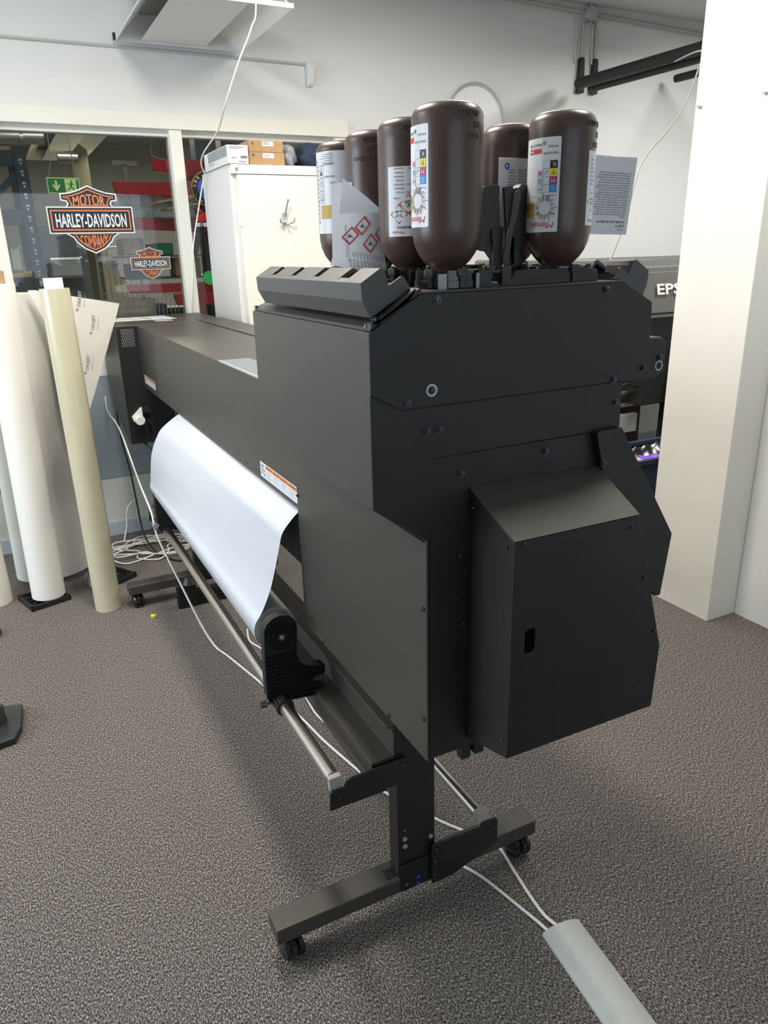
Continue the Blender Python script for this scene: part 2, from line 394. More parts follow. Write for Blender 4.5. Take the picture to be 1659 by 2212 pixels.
# far wall, with the glazed opening x -1.6..2.06 (frame) z 1.02..2.33
b = N()
box(b, 2.06, 7.2, YW, YW + 0.14, 0, 3.13); box(b, -4.2, 2.06, YW, YW + 0.14, 2.33, 3.13); box(b, -4.2, 0.02, YW, YW + 0.14, 0, 2.33)
box(b, 0.02, 2.06, YW + 0.02, YW + 0.14, 0, 1.04)
struct('wall_far', b, 'wall')
struct('trim_1', box(N(), -4.2, 2.06, YW - 0.012, YW + 0.02, 0.36, 0.965), 'wall_grey', label='blue grey lower wall panel')
struct('trim_2', box(N(), -4.2, 2.06, YW - 0.012, YW + 0.02, 0.09, 0.357), 'wall_beige')
struct('trim_3', box(N(), -4.2, 2.06, YW - 0.016, YW + 0.02, 0.965, 1.045), 'trimw', bevel=0.003)
struct('baseboard_far', box(N(), -4.2, 7.2, YW - 0.025, YW, 0, 0.09), 'skirt', bevel=0.004)
b = N(); prism(b, [(YW - 0.022, 2.255), (YW - 0.022, 2.335), (YW + 0.03, 2.335), (YW + 0.03, 2.255)], 0.0, 2.075, 'x')
win = struct('window_1', b, 'trimw', bevel=0.003)
b = N(); box(b, 0.02, 0.105, YW - 0.01, YW + 0.10, 1.04, 2.26); box(b, 1.003, 1.07, YW - 0.01, YW + 0.10, 1.04, 2.26); box(b, 1.99, 2.06, YW - 0.01, YW + 0.10, 1.04, 2.26)
box(b, 0.02, 2.06, YW + 0.03, YW + 0.10, 2.225, 2.26); box(b, 0.02, 2.06, YW + 0.03, YW + 0.10, 1.04, 1.07)
obj('window_frame', b, 'trimw', win, bevel=0.003)
b = N(); box(b, 0.10, 1.008, YW + 0.055, YW + 0.061, 1.06, 2.235); obj('pane', b, 'glass', win)
b = N(); box(b, 1.065, 1.995, YW + 0.055, YW + 0.061, 1.06, 2.235); obj('pane', b, 'glass', win)
b = N(); box(b, -4.2, 7.2, -3.4, -3.3, 0, 1.0); box(b, -4.2, 7.2, -3.4, -3.3, 2.5, 3.13); box(b, -4.2, -1.6, -3.4, -3.3, 1.0, 2.5); box(b, 2.4, 7.2, -3.4, -3.3, 1.0, 2.5)
struct('wall_back', b, 'wall_grey')
b = N(); box(b, -4.2, -4.1, -3.3, YW, 0, 0.9); box(b, -4.2, -4.1, -3.3, YW, 2.6, 3.13); box(b, -4.2, -4.1, -3.3, 1.1, 0.9, 2.6); box(b, -4.2, -4.1, 4.0, YW, 0.9, 2.6)
struct('wall_left', b, 'wall')
struct('wall_right', box(N(), 2.775, 2.95, -3.3, 1.99, 0, 3.13), 'wall')
struct('trim_4', box(N(), 2.598, 2.95, 1.992, 2.36, 0, 3.13), 'column', bevel=0.003)
struct('wall_alcove', box(N(), 7.1, 7.2, -3.3, YW, 0, 3.13), 'wall')

# store room behind the glass
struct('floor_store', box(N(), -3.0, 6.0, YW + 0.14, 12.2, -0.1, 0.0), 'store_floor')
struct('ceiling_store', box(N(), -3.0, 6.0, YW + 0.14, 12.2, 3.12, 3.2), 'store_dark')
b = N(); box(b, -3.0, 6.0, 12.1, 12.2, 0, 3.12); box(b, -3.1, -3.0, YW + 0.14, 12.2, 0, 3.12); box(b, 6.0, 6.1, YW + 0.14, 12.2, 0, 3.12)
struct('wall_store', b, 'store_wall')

# ================================================================== THE BIG BLACK PRINTER
pr = thing('large_format_printer', 'large black wide-format printer on a wheeled stand filling the middle of the room', 'printer', (0.85, 2.45, 0))
YS = 1.03          # near end panel plane
XF = 0.597         # front cover plane
# --- stand
def leg_frame(y0, near):
    b = N(); box(b, 0.653, 0.757, y0 + 0.004, y0 + 0.05, 0.118, 0.93); box(b, .622, .653, y0 + .012, y0 + .042, .1205, .1235)
    obj('stand_post', b, 'paint_shaded', pr, bevel=0.002)
    ft = obj('foot', box(N(), 0.331, 1.078, y0, y0 + 0.068, 0.076, 0.121), 'paint', pr, bevel=0.004, seg=3)
    if near:
        b = N()
        for x, y in ((0.39, .04), (0.50, .03), (1.0, .03), (1.035, .05), (1.05, .02), (0.96, .045)): cyl(b, (x, y0 + y, 0.1205), (x, y0 + y, 0.1214), 0.0022, 10)
        obj_each('screw_hole', b, 'black', ft)
    b = N(); prism(b, [(0.655, 0.077), (0.655, 0.16), (0.755, 0.16), (0.755, 0.077)][::-1], y0 - 0.0012, y0 + 0.002)
    obj('foot_plate', b, 'paint_shaded', pr, bevel=0.001)
    for cx in (0.368, 1.037):
        cs = N()
        for s in (-1, 1):
            lathe(cs, [(0, -.009), (.014, -.009), (.028, -.0085), (.0325, -.004), (.0325, .004), (.028, .0085), (.014, .009), (0, .009)], (cx + .002 + s * .0150, y0 + .030, .0325), (1, .15, 0), 28)
        w_ = obj('caster', cs, 'plastic_gloss', pr, smooth=35)
        b = N(); cyl(b, (cx, y0 + .034, .05), (cx, y0 + .034, .077), .012); obox(b, (cx + .002, y0 + .028, .046), (1, 0, 0), (0, 1, 0), (0, 0, 1), .0052, .026, .018)
        obox(b, (cx + .002, y0 - .004, .046), (1, 0, 0), (0, 1, 0), (0, 0, 1), .0055, .003, .014)
        obj('caster_fork', b, 'plastic', w_, smooth=35, bevel=0.001)
leg_frame(1.272, True); leg_frame(3.405, False)
b = N(); prism(b, [(.591, .415), (.591, .43), (.594, .432), (.594, .445), (.591, .447), (.591, .487), (.648, .489), (.648, .562), (.632, .566), (.632, .572), (.70, .572), (.70, .415)], 1.28, 3.42)
obj('stand_crossbeam', b, 'paint', pr, bevel=0.0012)
b = N(); prism(b, [(.476, .413), (.479, .460), (.484, .463), (.512, .464), (.518, .473), (.528, .483), (.671, .484), (.678, .478), (.678, .416), (.622, .418), (.620, .413)], 1.262, 1.268)
tp = obj('tube_bracket', b, 'paint_shaded', pr, bevel=0.001)
b = N(); prism(b, [(.739, .076), (.739, .192), (.745, .198), (.882, .190), (.890, .202), (.930, .202), (.938, .194), (.938, .121), (.80, .076)], 1.258, 1.264)
obj('tube_bracket', b, 'paint_shaded', pr, bevel=0.001)
for z in (1,):
    b = N(); prism(b, [(.476, .413), (.479, .460), (.512, .464), (.528, .483), (.671, .484), (.678, .478), (.678, .416), (.622, .418)], 3.46, 3.466); obj('tube_bracket', b, 'paint_shaded', pr)
b = N(); cyl(b, (.495, 1.285, .480), (.495, 3.44, .480), .0172, 32); obj('take_up_tube', b, 'steel', pr, smooth=40)
b = N(); prism(b, [(.481, .462), (.480, .494), (.510, .495), (.510, .462)], 1.268, 1.284); obj('tube_end_block', b, 'alu', pr, bevel=0.002)
b = N(); cyl(b, (.895, 1.280, .214), (.895, 3.44, .214), .0165, 32); obj('rear_tube', b, 'steel', pr, smooth=40)
b = N(); box(b, .878, .914, 1.264, 1.284, .196, .232); obj('tube_end_block', b, 'alu', pr, bevel=0.002)
# --- take-up holders
prof = [(.459, .500), (.467, .484), (.614, .470), (.618, .490), (.588, .498), (.581, .508), (.583, .520), (.592, .528), (.621, .534), (.622, .555), (.575, .566), (.556, .580), (.546, .604), (.551, .689)]
for i in range(11):
    t = PI * i / 10; prof.append((.508 + .043 * math.cos(t), .690 + .040 * math.sin(t)))
prof += [(.462, .64), (.459, .56)]
def inside(p, P):
    c = False
    for (x1, y1), (x2, y2) in zip(P, P[1:] + P[:1]):
        if (y1 > p[1]) != (y2 > p[1]) and p[0] < (x2 - x1) * (p[1] - y1) / (y2 - y1) + x1: c = not c
    return c
def holder(ya, yb, face):
    b = N(); prism(b, prof, ya + (.006 if face < 0 else 0), yb - (.006 if face > 0 else 0))
    yo, yi = (ya, ya + .006) if face < 0 else (yb - .006, yb)
    for p, q in zip(prof, prof[1:] + prof[:1]):
        d = Vector((q[0] - p[0], 0, q[1] - p[1])); L = d.length
        if L < 1e-4: continue
        obox(b, ((p[0] + q[0]) / 2, (yo + yi) / 2, (p[1] + q[1]) / 2), d, (0, 1, 0), d.cross(Vector((0, 1, 0))), L / 2 + .001, (yi - yo) / 2, .0016)
    for k in range(14):                       # ribs
        z = .478 + k * .0115
        xs = [x * .001 for x in range(455, 625) if inside((x * .001, z), prof)]
        if len(xs) > 3 and z < .62: box(b, xs[0], xs[-1], yo, yi, z - .0006, z + .0006)
    for k in range(14):
        x = .462 + k * .0118
        zs = [z * .001 for z in range(470, 622) if inside((x, z * .001), prof)]
        if len(zs) > 3: box(b, x - .0006, x + .0006, yo, yi, zs[0], zs[-1])
    for rr in (.014, .027, .038):
        P_ = [(.508 + rr * math.cos(2 * PI * i / 28), (yo + yi) / 2, .672 + rr * math.sin(2 * PI * i / 28)) for i in range(29)]
        for p, q in zip(P_, P_[1:]): obox(b, (Vector(p) + Vector(q)) / 2, Vector(q) - Vector(p), (0, 1, 0), (Vector(q) - Vector(p)).cross(Vector((0, 1, 0))), (Vector(q) - Vector(p)).length / 2, (yi - yo) / 2, .0008)
    for k in range(8):
        a = 2 * PI * k / 8 + .2; d = Vector((math.cos(a), 0, math.sin(a))); c0 = Vector((.508, (yo + yi) / 2, .672)) + d * .026
        obox(b, c0, d, (0, 1, 0), d.cross(Vector((0, 1, 0))), .012, (yi - yo) / 2, .0008)
    h = obj('take_up_holder', b, 'plastic_matt', pr, bevel=0.0)
    s = 1 if face < 0 else -1; y_ = ya if face < 0 else yb
    b = N(); cyl(b, (.508, y_ - s * .004, .672), (.508, y_ + s * .004, .672), .011); obj('pin_boss', b, 'plastic', h, smooth=40)
    b = N(); cyl(b, (.508, y_ - s * .006, .672), (.508, y_ + s * .003, .672), .0062); obj('axle_pin', b, 'zinc', h, smooth=40)
    b = N(); lathe(b, [(.0175, -.020), (.024, -.020), (.0245, .018), (.0175, .018)], (.495, y_ - s * .012, .480), (0, 1, 0), 32)
    for a in (40, 90, 140, 330): 
        A = math.radians(a); obox(b, (.495 + .026 * math.cos(A), y_ - s * .012, .480 + .026 * math.sin(A)), (math.cos(A), 0, math.sin(A)), (0, 1, 0), (-math.sin(A), 0, math.cos(A)), .004, .018, .0015)
    obj('tube_collar', b, 'plastic', h, smooth=40)
    b = N(); cyl(b, (.452, y_ - s * .006, .492), (.474, y_ - s * .006, .488), .0035); cyl(b, (.436, y_ - s * .006, .494), (.452, y_ - s * .006, .492), .010, 16)
    obj('thumb_screw', b, 'screw', h, smooth=40)
    # drive flange inside the roll
    b = N(); n = 60
    P_ = [((.040 if i % 2 else .0425) * math.cos(2 * PI * i / n), (.040 if i % 2 else .0425) * math.sin(2 * PI * i / n)) for i in range(n)]
    yy = (yb, yb + .022) if face < 0 else (ya - .022, ya)
    prism(b, [(.514 + p[0], .668 + p[1]) for p in P_], *yy); obj('drive_flange', b, 'plastic_matt', h)
holder(1.628, 1.660, -1); holder(3.105, 3.137, 1)

# --- main body
lp = [(XF, .667), (XF, 1.123), (XF, 1.19), (.603, 1.27), (1.012, 1.272), (1.172, 1.028), (1.157, .892), (1.165, .667)]
b = N(); prism(b, lp, YS + .003, 1.675)
obj('station_cabinet', b, 'paint', pr, bevel=0.0012)
b = N(); prism(b, [(.601, .667), (.601, 1.27), (.950, 1.2715), (1.10, .70), (1.10, .667)], YS, YS + .004); obj('side_panel', b, 'paint_shaded', pr, bevel=0.0006)
b = N(); prism(b, [(XF - .003, .664), (XF - .003, 1.123), (XF + .001, 1.127), (XF + .001, .664)], YS - .001, 1.68)
prism(b, [(XF - .003, 1.119), (XF - .003, 1.123), (XF + .02, 1.130), (XF + .02, 1.119)], YS + .004, 1.30)
fp = obj('front_panel', b, 'paint', pr, bevel=0.0008)
b = N(); prism(b, [(.952, 1.270), (.955, 1.276), (1.012, 1.277), (1.178, 1.030), (1.163, .892), (1.150, .892), (1.02, 1.03)], YS - .016, YS + .12)
obj('rear_side_cover', b, 'paint_shaded', pr, bevel=0.001)
b = N(); prism(b, [(1.157, .875), (1.190, .838), (1.176, .792), (1.192, .752), (1.165, .70), (1.10, .70), (1.10, .86)], YS + .02, YS + .3); obj('rear_guide', b, 'paint_shaded', pr, bevel=0.001)
# upper box holding the ink
up = [(.496, 1.198), (.496, 1.484), (.583, 1.537), (1.0, 1.539), (1.070, 1.502), (1.073, 1.438), (1.073, 1.36), (1.018, 1.36), (1.02, 1.272), (.60, 1.272), (XF, 1.120)]
b = N(); prism(b, up, YS + .003, 1.612)
obj('ink_cabinet', b, 'paint', pr, bevel=0.0012)
b = N(); prism(b, [(.4945, 1.200), (.4945, 1.386), (.546, 1.3585), (1.0185, 1.361), (1.02, 1.2735), (.604, 1.2705), (.602, 1.1235)], YS - .0005, YS + .003); obj('lower_end_panel', b, 'paint_shaded', pr, bevel=0.0006)
b = N(); prism(b, [(.4935, 1.390), (.4935, 1.483), (.583, 1.5365), (1.0, 1.5385), (1.0705, 1.5015), (1.0735, 1.437), (1.108, 1.433), (1.118, 1.4255), (1.118, 1.374), (1.096, 1.3595), (1.018, 1.3635), (.546, 1.3615)], YS - .005, YS - .001)
obj('upper_end_panel', b, 'paint_shaded', pr, bevel=0.0008)
b = N(); prism(b, [(1.07, 1.362), (1.07, 1.437), (1.108, 1.436), (1.120, 1.428), (1.120, 1.374), (1.098, 1.3605)], YS, 1.60); obj('rear_ledge', b, 'paint', pr, bevel=0.001)
# long front beam with cover
b = N(); prism(b, [(XF, .985), (XF, 1.285), (1.05, 1.285), (1.06, 1.10), (1.05, .985)], 1.612, 3.87)
bc = obj('front_cover', b, 'paint', pr, bevel=0.0025, seg=3)
b = N(); prism(b, [(.92, 1.2846), (.92, 1.290), (1.06, 1.290), (1.065, 1.2846)], 1.66, 4.0); obj('rear_lid', b, 'paint', pr, bevel=0.001)
b = N(); box(b, .71, .80, 3.98, 4.05, 1.289, 1.293); obj('top_plate', b, 'alu', pr, bevel=0.001)
b = N(); prism(b, [(.598, 1.2854), (.600, 1.288), (.69, 1.288), (.70, 1.2854)], 1.62, 2.34); wp = obj('viewing_window', b, 'heater', pr, bevel=0.0006, label='grey see-through window in the front cover')
b = N(); box(b, .5955, .6005, 1.62, 2.34, 1.2845, 1.2895); obj('window_edge', b, 'zinc', wp)
b = N()
for k in range(18):
    y = 1.90 + k * .105
    for dy in (0, .022): prism(b, [(y + dy, 1.009), (y + dy + .005, 1.009), (y + dy + .0025, 1.002)], XF - .0006, XF + .001, 'x')
obj_each('cover_arrow_mark', b, 'ink_black', bc)
b = N(); prism(b, [(.612, .99), (.606, .93), (.60, .885), (.606, .868), (.622, .80), (.95, .80), (.95, .99)], 1.678, 3.16); obj('front_heater_plate', b, 'heater', pr, bevel=0.001, label='curved grey plate behind the hanging vinyl')
# far end box
b = N(); prism(b, [(3.872, .697), (3.872, 1.287), (4.478, 1.289), (4.46, .93), (4.36, .80), (3.93, .697)], .496, 1.05, 'x')
ec = obj('far_end_box', b, 'paint', pr, bevel=0.002)
b = N(); prism(b, [(.498, .699), (.498, 1.285), (.596, 1.285), (.612, .699)], 3.868, 3.873); obj('end_box_panel', b, 'paint_shaded', pr, bevel=0.0005)
b = N(); box(b, .60, 1.0, 3.80, 3.872, .70, 1.0); obj('inner_side_plate', b, 'paint_shaded', pr)
def vent(x0, x1, z0, z1, st, r, k):
    b = N(); j = 0; z = z0
    while z < z1:
        x = x0 + (st / 2 if j % 2 else 0)
        while x < x1: cyl(b, (x, 3.8672, z), (x, 3.8682, z), r, 8); x += st
        z += st * .75; j += 1
    obj('vent_holes', b, k, pr)
vent(.520, .580, 1.19, 1.272, .0105, .0031, 'ink_grey'); vent(.520, .575, .855, .885, .0105, .0031, 'black')  # upper discs are grey to paint the light showing through the holes
b = N(); prism(b, [(.515, .842), (.520, .820), (.535, .806), (.556, .800), (.566, .812), (.568, .84), (.568, .885), (.563, .886)], 3.845, 3.866)
lv = obj('load_lever', b, 'white_plastic', pr, bevel=0.003, label='white lever on the far end box')
b = N(); lathe(b, [(0, 0), (.022, 0), (.024, .004), (.024, .03), (.020, .034), (0, .034)], (.548, 3.845, .826), (0, -1, 0), 28); obj('lever_knob', b, 'white_plastic', lv, smooth=40)
b = N(); box(b, .572, .600, 3.84, 3.868, .86, .885); cyl(b, (.598, 3.83, .81), (.598, 3.868, .81), .010, 14); obj_each('lever_bracket', b, 'plastic', pr)
# duct box on the near end
XB0, YB = .682, .895
A = [(XB0, YB, .730), (1.036, YB, .726), (1.041, YB, .862), (.952, YB, 1.148), (XB0, YB, 1.150)]
Bk = [(XB0, YS, .690), (1.10, YS, .69), (1.10, YS, .862), (.972, YS, 1.203), (XB0, YS, 1.206)]
b = N(); va = [b.verts.new(p) for p in A]; vb = [b.verts.new(p) for p in Bk]; b.faces.new(vb[::-1])
n_ = 5
for i in range(n_): b.faces.new([va[i], va[(i + 1) % n_], vb[(i + 1) % n_], vb[i]])
# near face with the slot cut out
sl = [(.716, .982), (.730, .984), (.733, .980), (.733, .942), (.729, .937), (.714, .936), (.711, .940), (.711, .978)]
vs = [b.verts.new((x, YB, z)) for x, z in sl]
outer = [va[i] for i in range(5)]
e1 = [b.edges.get((outer[i], outer[(i + 1) % 5])) for i in range(5)]
e2 = [b.edges.new((vs[i], vs[(i + 1) % 8])) for i in range(8)]
bmesh.ops.triangle_fill(b, use_beauty=True, use_dissolve=False, edges=e1 + e2)
vi = [b.verts.new((x, YB + .03, z)) for x, z in sl]; b.faces.new(vi)
for i in range(8): b.faces.new([vs[i], vs[(i + 1) % 8], vi[(i + 1) % 8], vi[i]])
db = obj('side_duct_box', b, 'paint_shaded', pr, bevel=0.0012)
b = N(); 
top = [Vector((XB0 - .001, YB - .001, 1.1515)), Vector((.952, YB - .001, 1.1495)), Vector((.972, YS, 1.2045)), Vector((XB0 - .001, YS, 1.2075))]
sheet(b, [[top[0], top[1]], [top[3], top[2]]], .0016); obj('duct_lid', b, 'paint', db, bevel=0.0005)
b = N(); box(b, .700, .722, YS + .04, YS + .06, .60, .70); box(b, .726, .748, YS + .03, YS + .06, .612, .70); obj_each('drain_bracket', b, 'paint_shaded', pr, bevel=0.001)
b = N(); box(b, .745, .765, 1.20, 1.24, .60, .70); cyl(b, (.76, 1.19, .63), (.76, 1.22, .63), .012, 14); obj('waste_bracket', b, 'plastic', pr)

# --- screws: one mesh, many copies
def screw_mesh():
    b = N(); lathe(b, [(0, .0005), (.0068, .0005), (.0068, .0016), (.0048, .0016), (.0048, .0042), (.0040, .0058), (0, .0062)], (0, 0, 0), (0, -1, 0), 18)
    for a in (PI / 4 + .2, -PI / 4 + .2): obox(b, (0, -.0061, 0), (math.cos(a), 0, math.sin(a)), (0, 1, 0), (-math.sin(a), 0, math.cos(a)), .0026, .0005, .0005, 1)
    for f in b.faces:
        if len(f.verts) < 3: continue
    me = bpy.data.meshes.new('screw'); b.to_mesh(me); b.free(); me.materials.append(MT['screw']); me.materials.append(MT['black']); me.shade_smooth(); me.set_sharp_from_angle(angle=.6); return me
SCM = screw_mesh()
def screw(x, y, z, parent=pr, rz=0.0, rx=0.0, s=1.0):
    o = bpy.data.objects.new('screw', SCM); C.objects.link(o); o.parent = parent; o.location = Vector((x, y, z)) - LOC[parent]
    o.rotation_euler = (rx, random.uniform(0, 1.5) if rx == 0 else 0, rz); o.scale = (s, s, s); return o
def S(px): return px
for x, z in ((.613, 1.527), (.958, 1.528), (.558, 1.372), (.603, 1.387), (1.103, 1.399), (1.063, 1.383), (.991, 1.368)): screw(x, YS - .005, z)
for x, z in ((1.005, 1.323), (.5965, 1.319), (.620, 1.319), (.845, 1.251), (.664, 1.236)): screw(x, YS - .0005, z)
for x, z in ((.663, 1.085), (.673, .945), (.971, 1.213), (.826, 1.193)): screw(x, YS - (.016 if x > .9 else .001), z)
screw(.657, YS, 1.02 - .02, s=.8)
for x, z in ((.70, 1.145), (.935, 1.128), (.98, 1.02), (1.02, .90)): screw(x, YB - .0005, z, s=.55)
for y, z in ((.915, 1.135), (1.015, 1.175), (.91, .76), (1.012, .72)): screw(XB0 - .0003, y, z, rz=-PI / 2, s=.6)
for y, z in ((1.04, .99), (1.04, .756), (1.555, .672), (1.19, .672), (1.672, 1.028)): screw(XF - .003, y, z, rz=-PI / 2, s=.8)
for x, z in ((.501, .443), (.664, .470), (.663, .425), (.752, .182), (.919, .173), (.748, .146), (.747, .104), (.668, .106)): screw(x, 1.262 if x < .68 else 1.258, z, s=.7)
for z in (.557, .515): screw(.645, 1.279, z, s=.7)
for x, z in ((.505, 1.275), (.590, 1.275), (.512, 1.165), (.518, 1.150), (.593, 1.16), (.594, 1.13), (.60, 1.03), (.514, .905), (.580, .905), (.522, .79)): screw(x, 3.868, z, s=.6)
for y, z in ((3.95, 1.27), (3.90, 1.17), (3.90, 1.05), (3.90, .90), (3.89, .78), (3.94, 1.16), (4.12, 1.20), (4.2, 1.22), (4.33, 1.24), (4.45, 1.27), (4.46, 1.10)): screw(.496, y, z, rz=-PI / 2, s=.6)
for x, y in ((.503, 1.05), (.503, 1.595)): screw(x, y, 1.490, rx=PI / 2 + .35, s=.9) if False else None
b = N()
for x, z, r in ((.603, 1.387, .0105), (1.103, 1.3835, .0095)): lathe(b, [(.0072, .0), (.0072, .0006), (r, .0006), (r, 0)], (x, YS - .005, z), (0, -1, 0), 24)
obj_each('washer_ring', b, 'zinc', pr)
b = N(); lathe(b, [(0, 0), (.0055, 0), (.0055, .001), (0, .001)], (1.103, YS - .0055, 1.3835), (0, -1, 0), 16); obj('hole_plug', b, 'black', pr)
b = N()
for x, z in ((.6715, .236), (.672, .213), (.745, .213), (.672, .262)):
    cyl(b, (x, 1.2735, z), (x, 1.2765, z), .0062 if z < .25 else .002, 16)
obj_each('post_rivet', b, 'zinc', pr)
b = N()
for z in (.108, .087): cyl(b, (.704, 1.2665, z), (.704, 1.2695, z), .004, 12)
obj_each('blue_dot', b, 'blue', pr)

# --- warning labels on the cover
def wl(y0, y1, z0, z1, nm):
    W, H = y0 - y1, z1 - z0
    p = Print(lambda x, y, h: Vector((XF - .0006 - h * .6, y0 - x, z1 - y)))
    p.rect(0, 0, W, H, 'label', 0)
    p.rect(W * .16, H * .06, W * .985, H * .30, 'orange', .0003)
    n = 4
    for k in range(n):
        x = W * (.17 + .205 * k)
        p.poly([(x + .002, H * .27), (x + .008, H * .09), (x + .014, H * .27)], 'ink_black', .0005)
        p.text('WARNING' if k % 2 else 'ACHTUNG', x + .017, H * .25, H * .16, 'ink_black', .0005, bold=.02, width=W * .12)
        for j in range(4): p.rect(x, H * (.42 + j * .12), x + W * (.17 - .03 * (j % 3)), H * (.44 + j * .12), 'ink_grey', .0004)
    for j, (dx, dy) in enumerate(((.02, .15), (.07, .12), (.04, .35), (.09, .42), (.03, .6), (.09, .68))): p.poly([(W * dx, H * dy), (W * (dx + .035), H * (dy + .06)), (W * (dx + .03), H * (dy + .2)), (W * (dx + .008), H * (dy + .14))], 'ink_black', .0004)
    return p.done(nm, bc, label='white and orange warning label')
wl(1.982, 1.682, 1.000, 1.045, 'warning_label')
wl(3.826, 3.545, 1.012, 1.052, 'warning_label')

# --- slanted ink covers (toothed) left and right
def ink_cover(mir):
    def X(x): return x if not mir else 1.5725 - x
    base = [(.493, 1.556), (.495, 1.530), (.509, 1.504), (.560, 1.533), (.581, 1.5405), (.577, 1.548), (.568, 1.562), (.563, 1.564), (.541, 1.551)]
    y0, y1 = 1.052, 1.555
    b = N()
    base = base[:-1] + [(.541, 1.551), (.534, 1.574), (.527, 1.5765)]
    prism(b, [(X(x), z) for x, z in [(.493, 1.556), (.495, 1.530), (.509, 1.504), (.520, 1.510), (.510, 1.530), (.507, 1.5615)]], y0, y1)
    for a, c in ((y0 - .004, y0), (y1, y1 + .004)): prism(b, [(X(x), z) for x, z in base], a, c)
    # five slanted teeth, each with a lipped tip
    ys = [(y0, y0 + .060), (1.148, 1.238), (1.262, 1.352), (1.376, 1.462), (1.486, y1)]
    for a, c in ys:
        prism(b, [(X(x), z) for x, z in [(.493, 1.556), (.506, 1.5535), (.528, 1.569), (.534, 1.563), (.541, 1.553), (.538, 1.566), (.534, 1.574), (.527, 1.5765)]], a, c)
    for a, c in zip(ys, ys[1:]):
        prism(b, [(X(x), z) for x, z in [(.493, 1.556), (.506, 1.5535), (.511, 1.560), (.505, 1.562)]], a[1], c[0])
    cv = obj('ink_cover', b, 'plastic_grey', pr, bevel=0.0008)
    b = N(); prism(b, [(X(x), z) for x, z in [(.510, 1.532), (.513, 1.546), (.576, 1.552), (.580, 1.540)]], y0 + .006, y1 - .006); obj('foam_pad', b, 'foam', cv)
    b = N(); prism(b, [(X(x), z) for x, z in [(.497, 1.487), (.499, 1.497), (.504, 1.500), (.515, 1.497), (.566, 1.527), (.578, 1.543), (.585, 1.546), (.588, 1.541), (.586, 1.537)]], YS - .002, YS + .020)
    prism(b, [(X(x), z) for x, z in [(.515, 1.499), (.520, 1.506), (.570, 1.541), (.577, 1.546), (.580, 1.543)]], YS + .001, YS + .016)
    prism(b, [(X(x), z) for x, z in [(.497, 1.486), (.499, 1.491), (.512, 1.499), (.512, 1.494)]], YS, 1.60)
    obj('cover_rail', b, 'plastic', pr, bevel=0.0012)
    return cv
ink_cover(False); ink_cover(True)
for (x, y) in ((.5005, 1.046), (.5005, 1.596)):
    o = screw(x, y, 1.4905, rx=-PI / 2 + .0, s=.9); o.rotation_euler = (-PI / 2, 0, 0); 
o = screw(.512, 1.041, 1.4995); o.rotation_euler = (-PI / 2, -.5, 0)
# top tray between the covers, dust foam, sockets and hinged caps
b = N(); prism(b, [(.581, 1.537), (.581, 1.5405), (1.0, 1.5425), (1.0, 1.539)], YS - .004, 1.61); obj('ink_tray', b, 'paint', pr, bevel=0.0006)
def socket(x, y, plates=True):
    b = N(); lathe(b, [(0, 1.5405), (.052, 1.5405), (.054, 1.542), (.054, 1.553), (.0525, 1.5535), (.0525, 1.5690), (.048, 1.5690), (.047, 1.560), (0, 1.560)], (x, y, 0), seg=44)
    s = obj('bottle_socket', b, 'plastic_gloss', pr, smooth=35)
    b = N()
    for a in (-150, -95, -35, 25, 90):
        A = math.radians(a); d = Vector((math.cos(A), math.sin(A), 0)); t = Vector((-d.y, d.x, 0))
        obox(b, Vector((x, y, 1.5655)) + d * .056, d, t, (0, 0, 1), .004, .007, .006); obox(b, Vector((x, y, 1.555)) + d * .055, d, t, (0, 0, 1), .0025, .004, .013)
    obj_each('socket_clip', b, 'plastic', s, bevel=0.0008)
    if plates:
        b = N()
        for a in (-128, -58):
            A = math.radians(a); d = Vector((math.cos(A), math.sin(A), 0)); t = Vector((-d.y, d.x, 0))
            obox(b, Vector((x, y, 1.5515)) + d * .0575, d, t, (0, 0, 1), .001, .007, .0125)
        obj_each('metal_strip', b, 'zinc', s)
    return s
SOCK = [(.676, 1.1), (.683, 1.243), (.683, 1.386), (.683, 1.529)]
for i, (x, y) in enumerate(SOCK): socket(x, y, i == 0)
for i, (x, y) in enumerate([(.905, 1.1), (.905, 1.243), (.905, 1.386)]): socket(x, y, False)
# right socket long housing and left frame bracket
b = N(); prism(b, [(.768, 1.541), (.768, 1.553), (.782, 1.566), (.93, 1.566), (.955, 1.562), (.957, 1.541)], 1.047, 1.056); obj('socket_housing', b, 'plastic_gloss', pr, bevel=0.001)
b = N(); box(b, .708, .728, 1.052, 1.064, 1.540, 1.568); box(b, .728, .770, 1.052, 1.060, 1.562, 1.568); box(b, .728, .734, 1.052, 1.060, 1.540, 1.562); box(b, .752, .770, 1.048, 1.062, 1.540, 1.572); box(b, .734, .752, 1.052, 1.060, 1.540, 1.546)
obj('socket_frame', b, 'plastic', pr, bevel=0.0008)
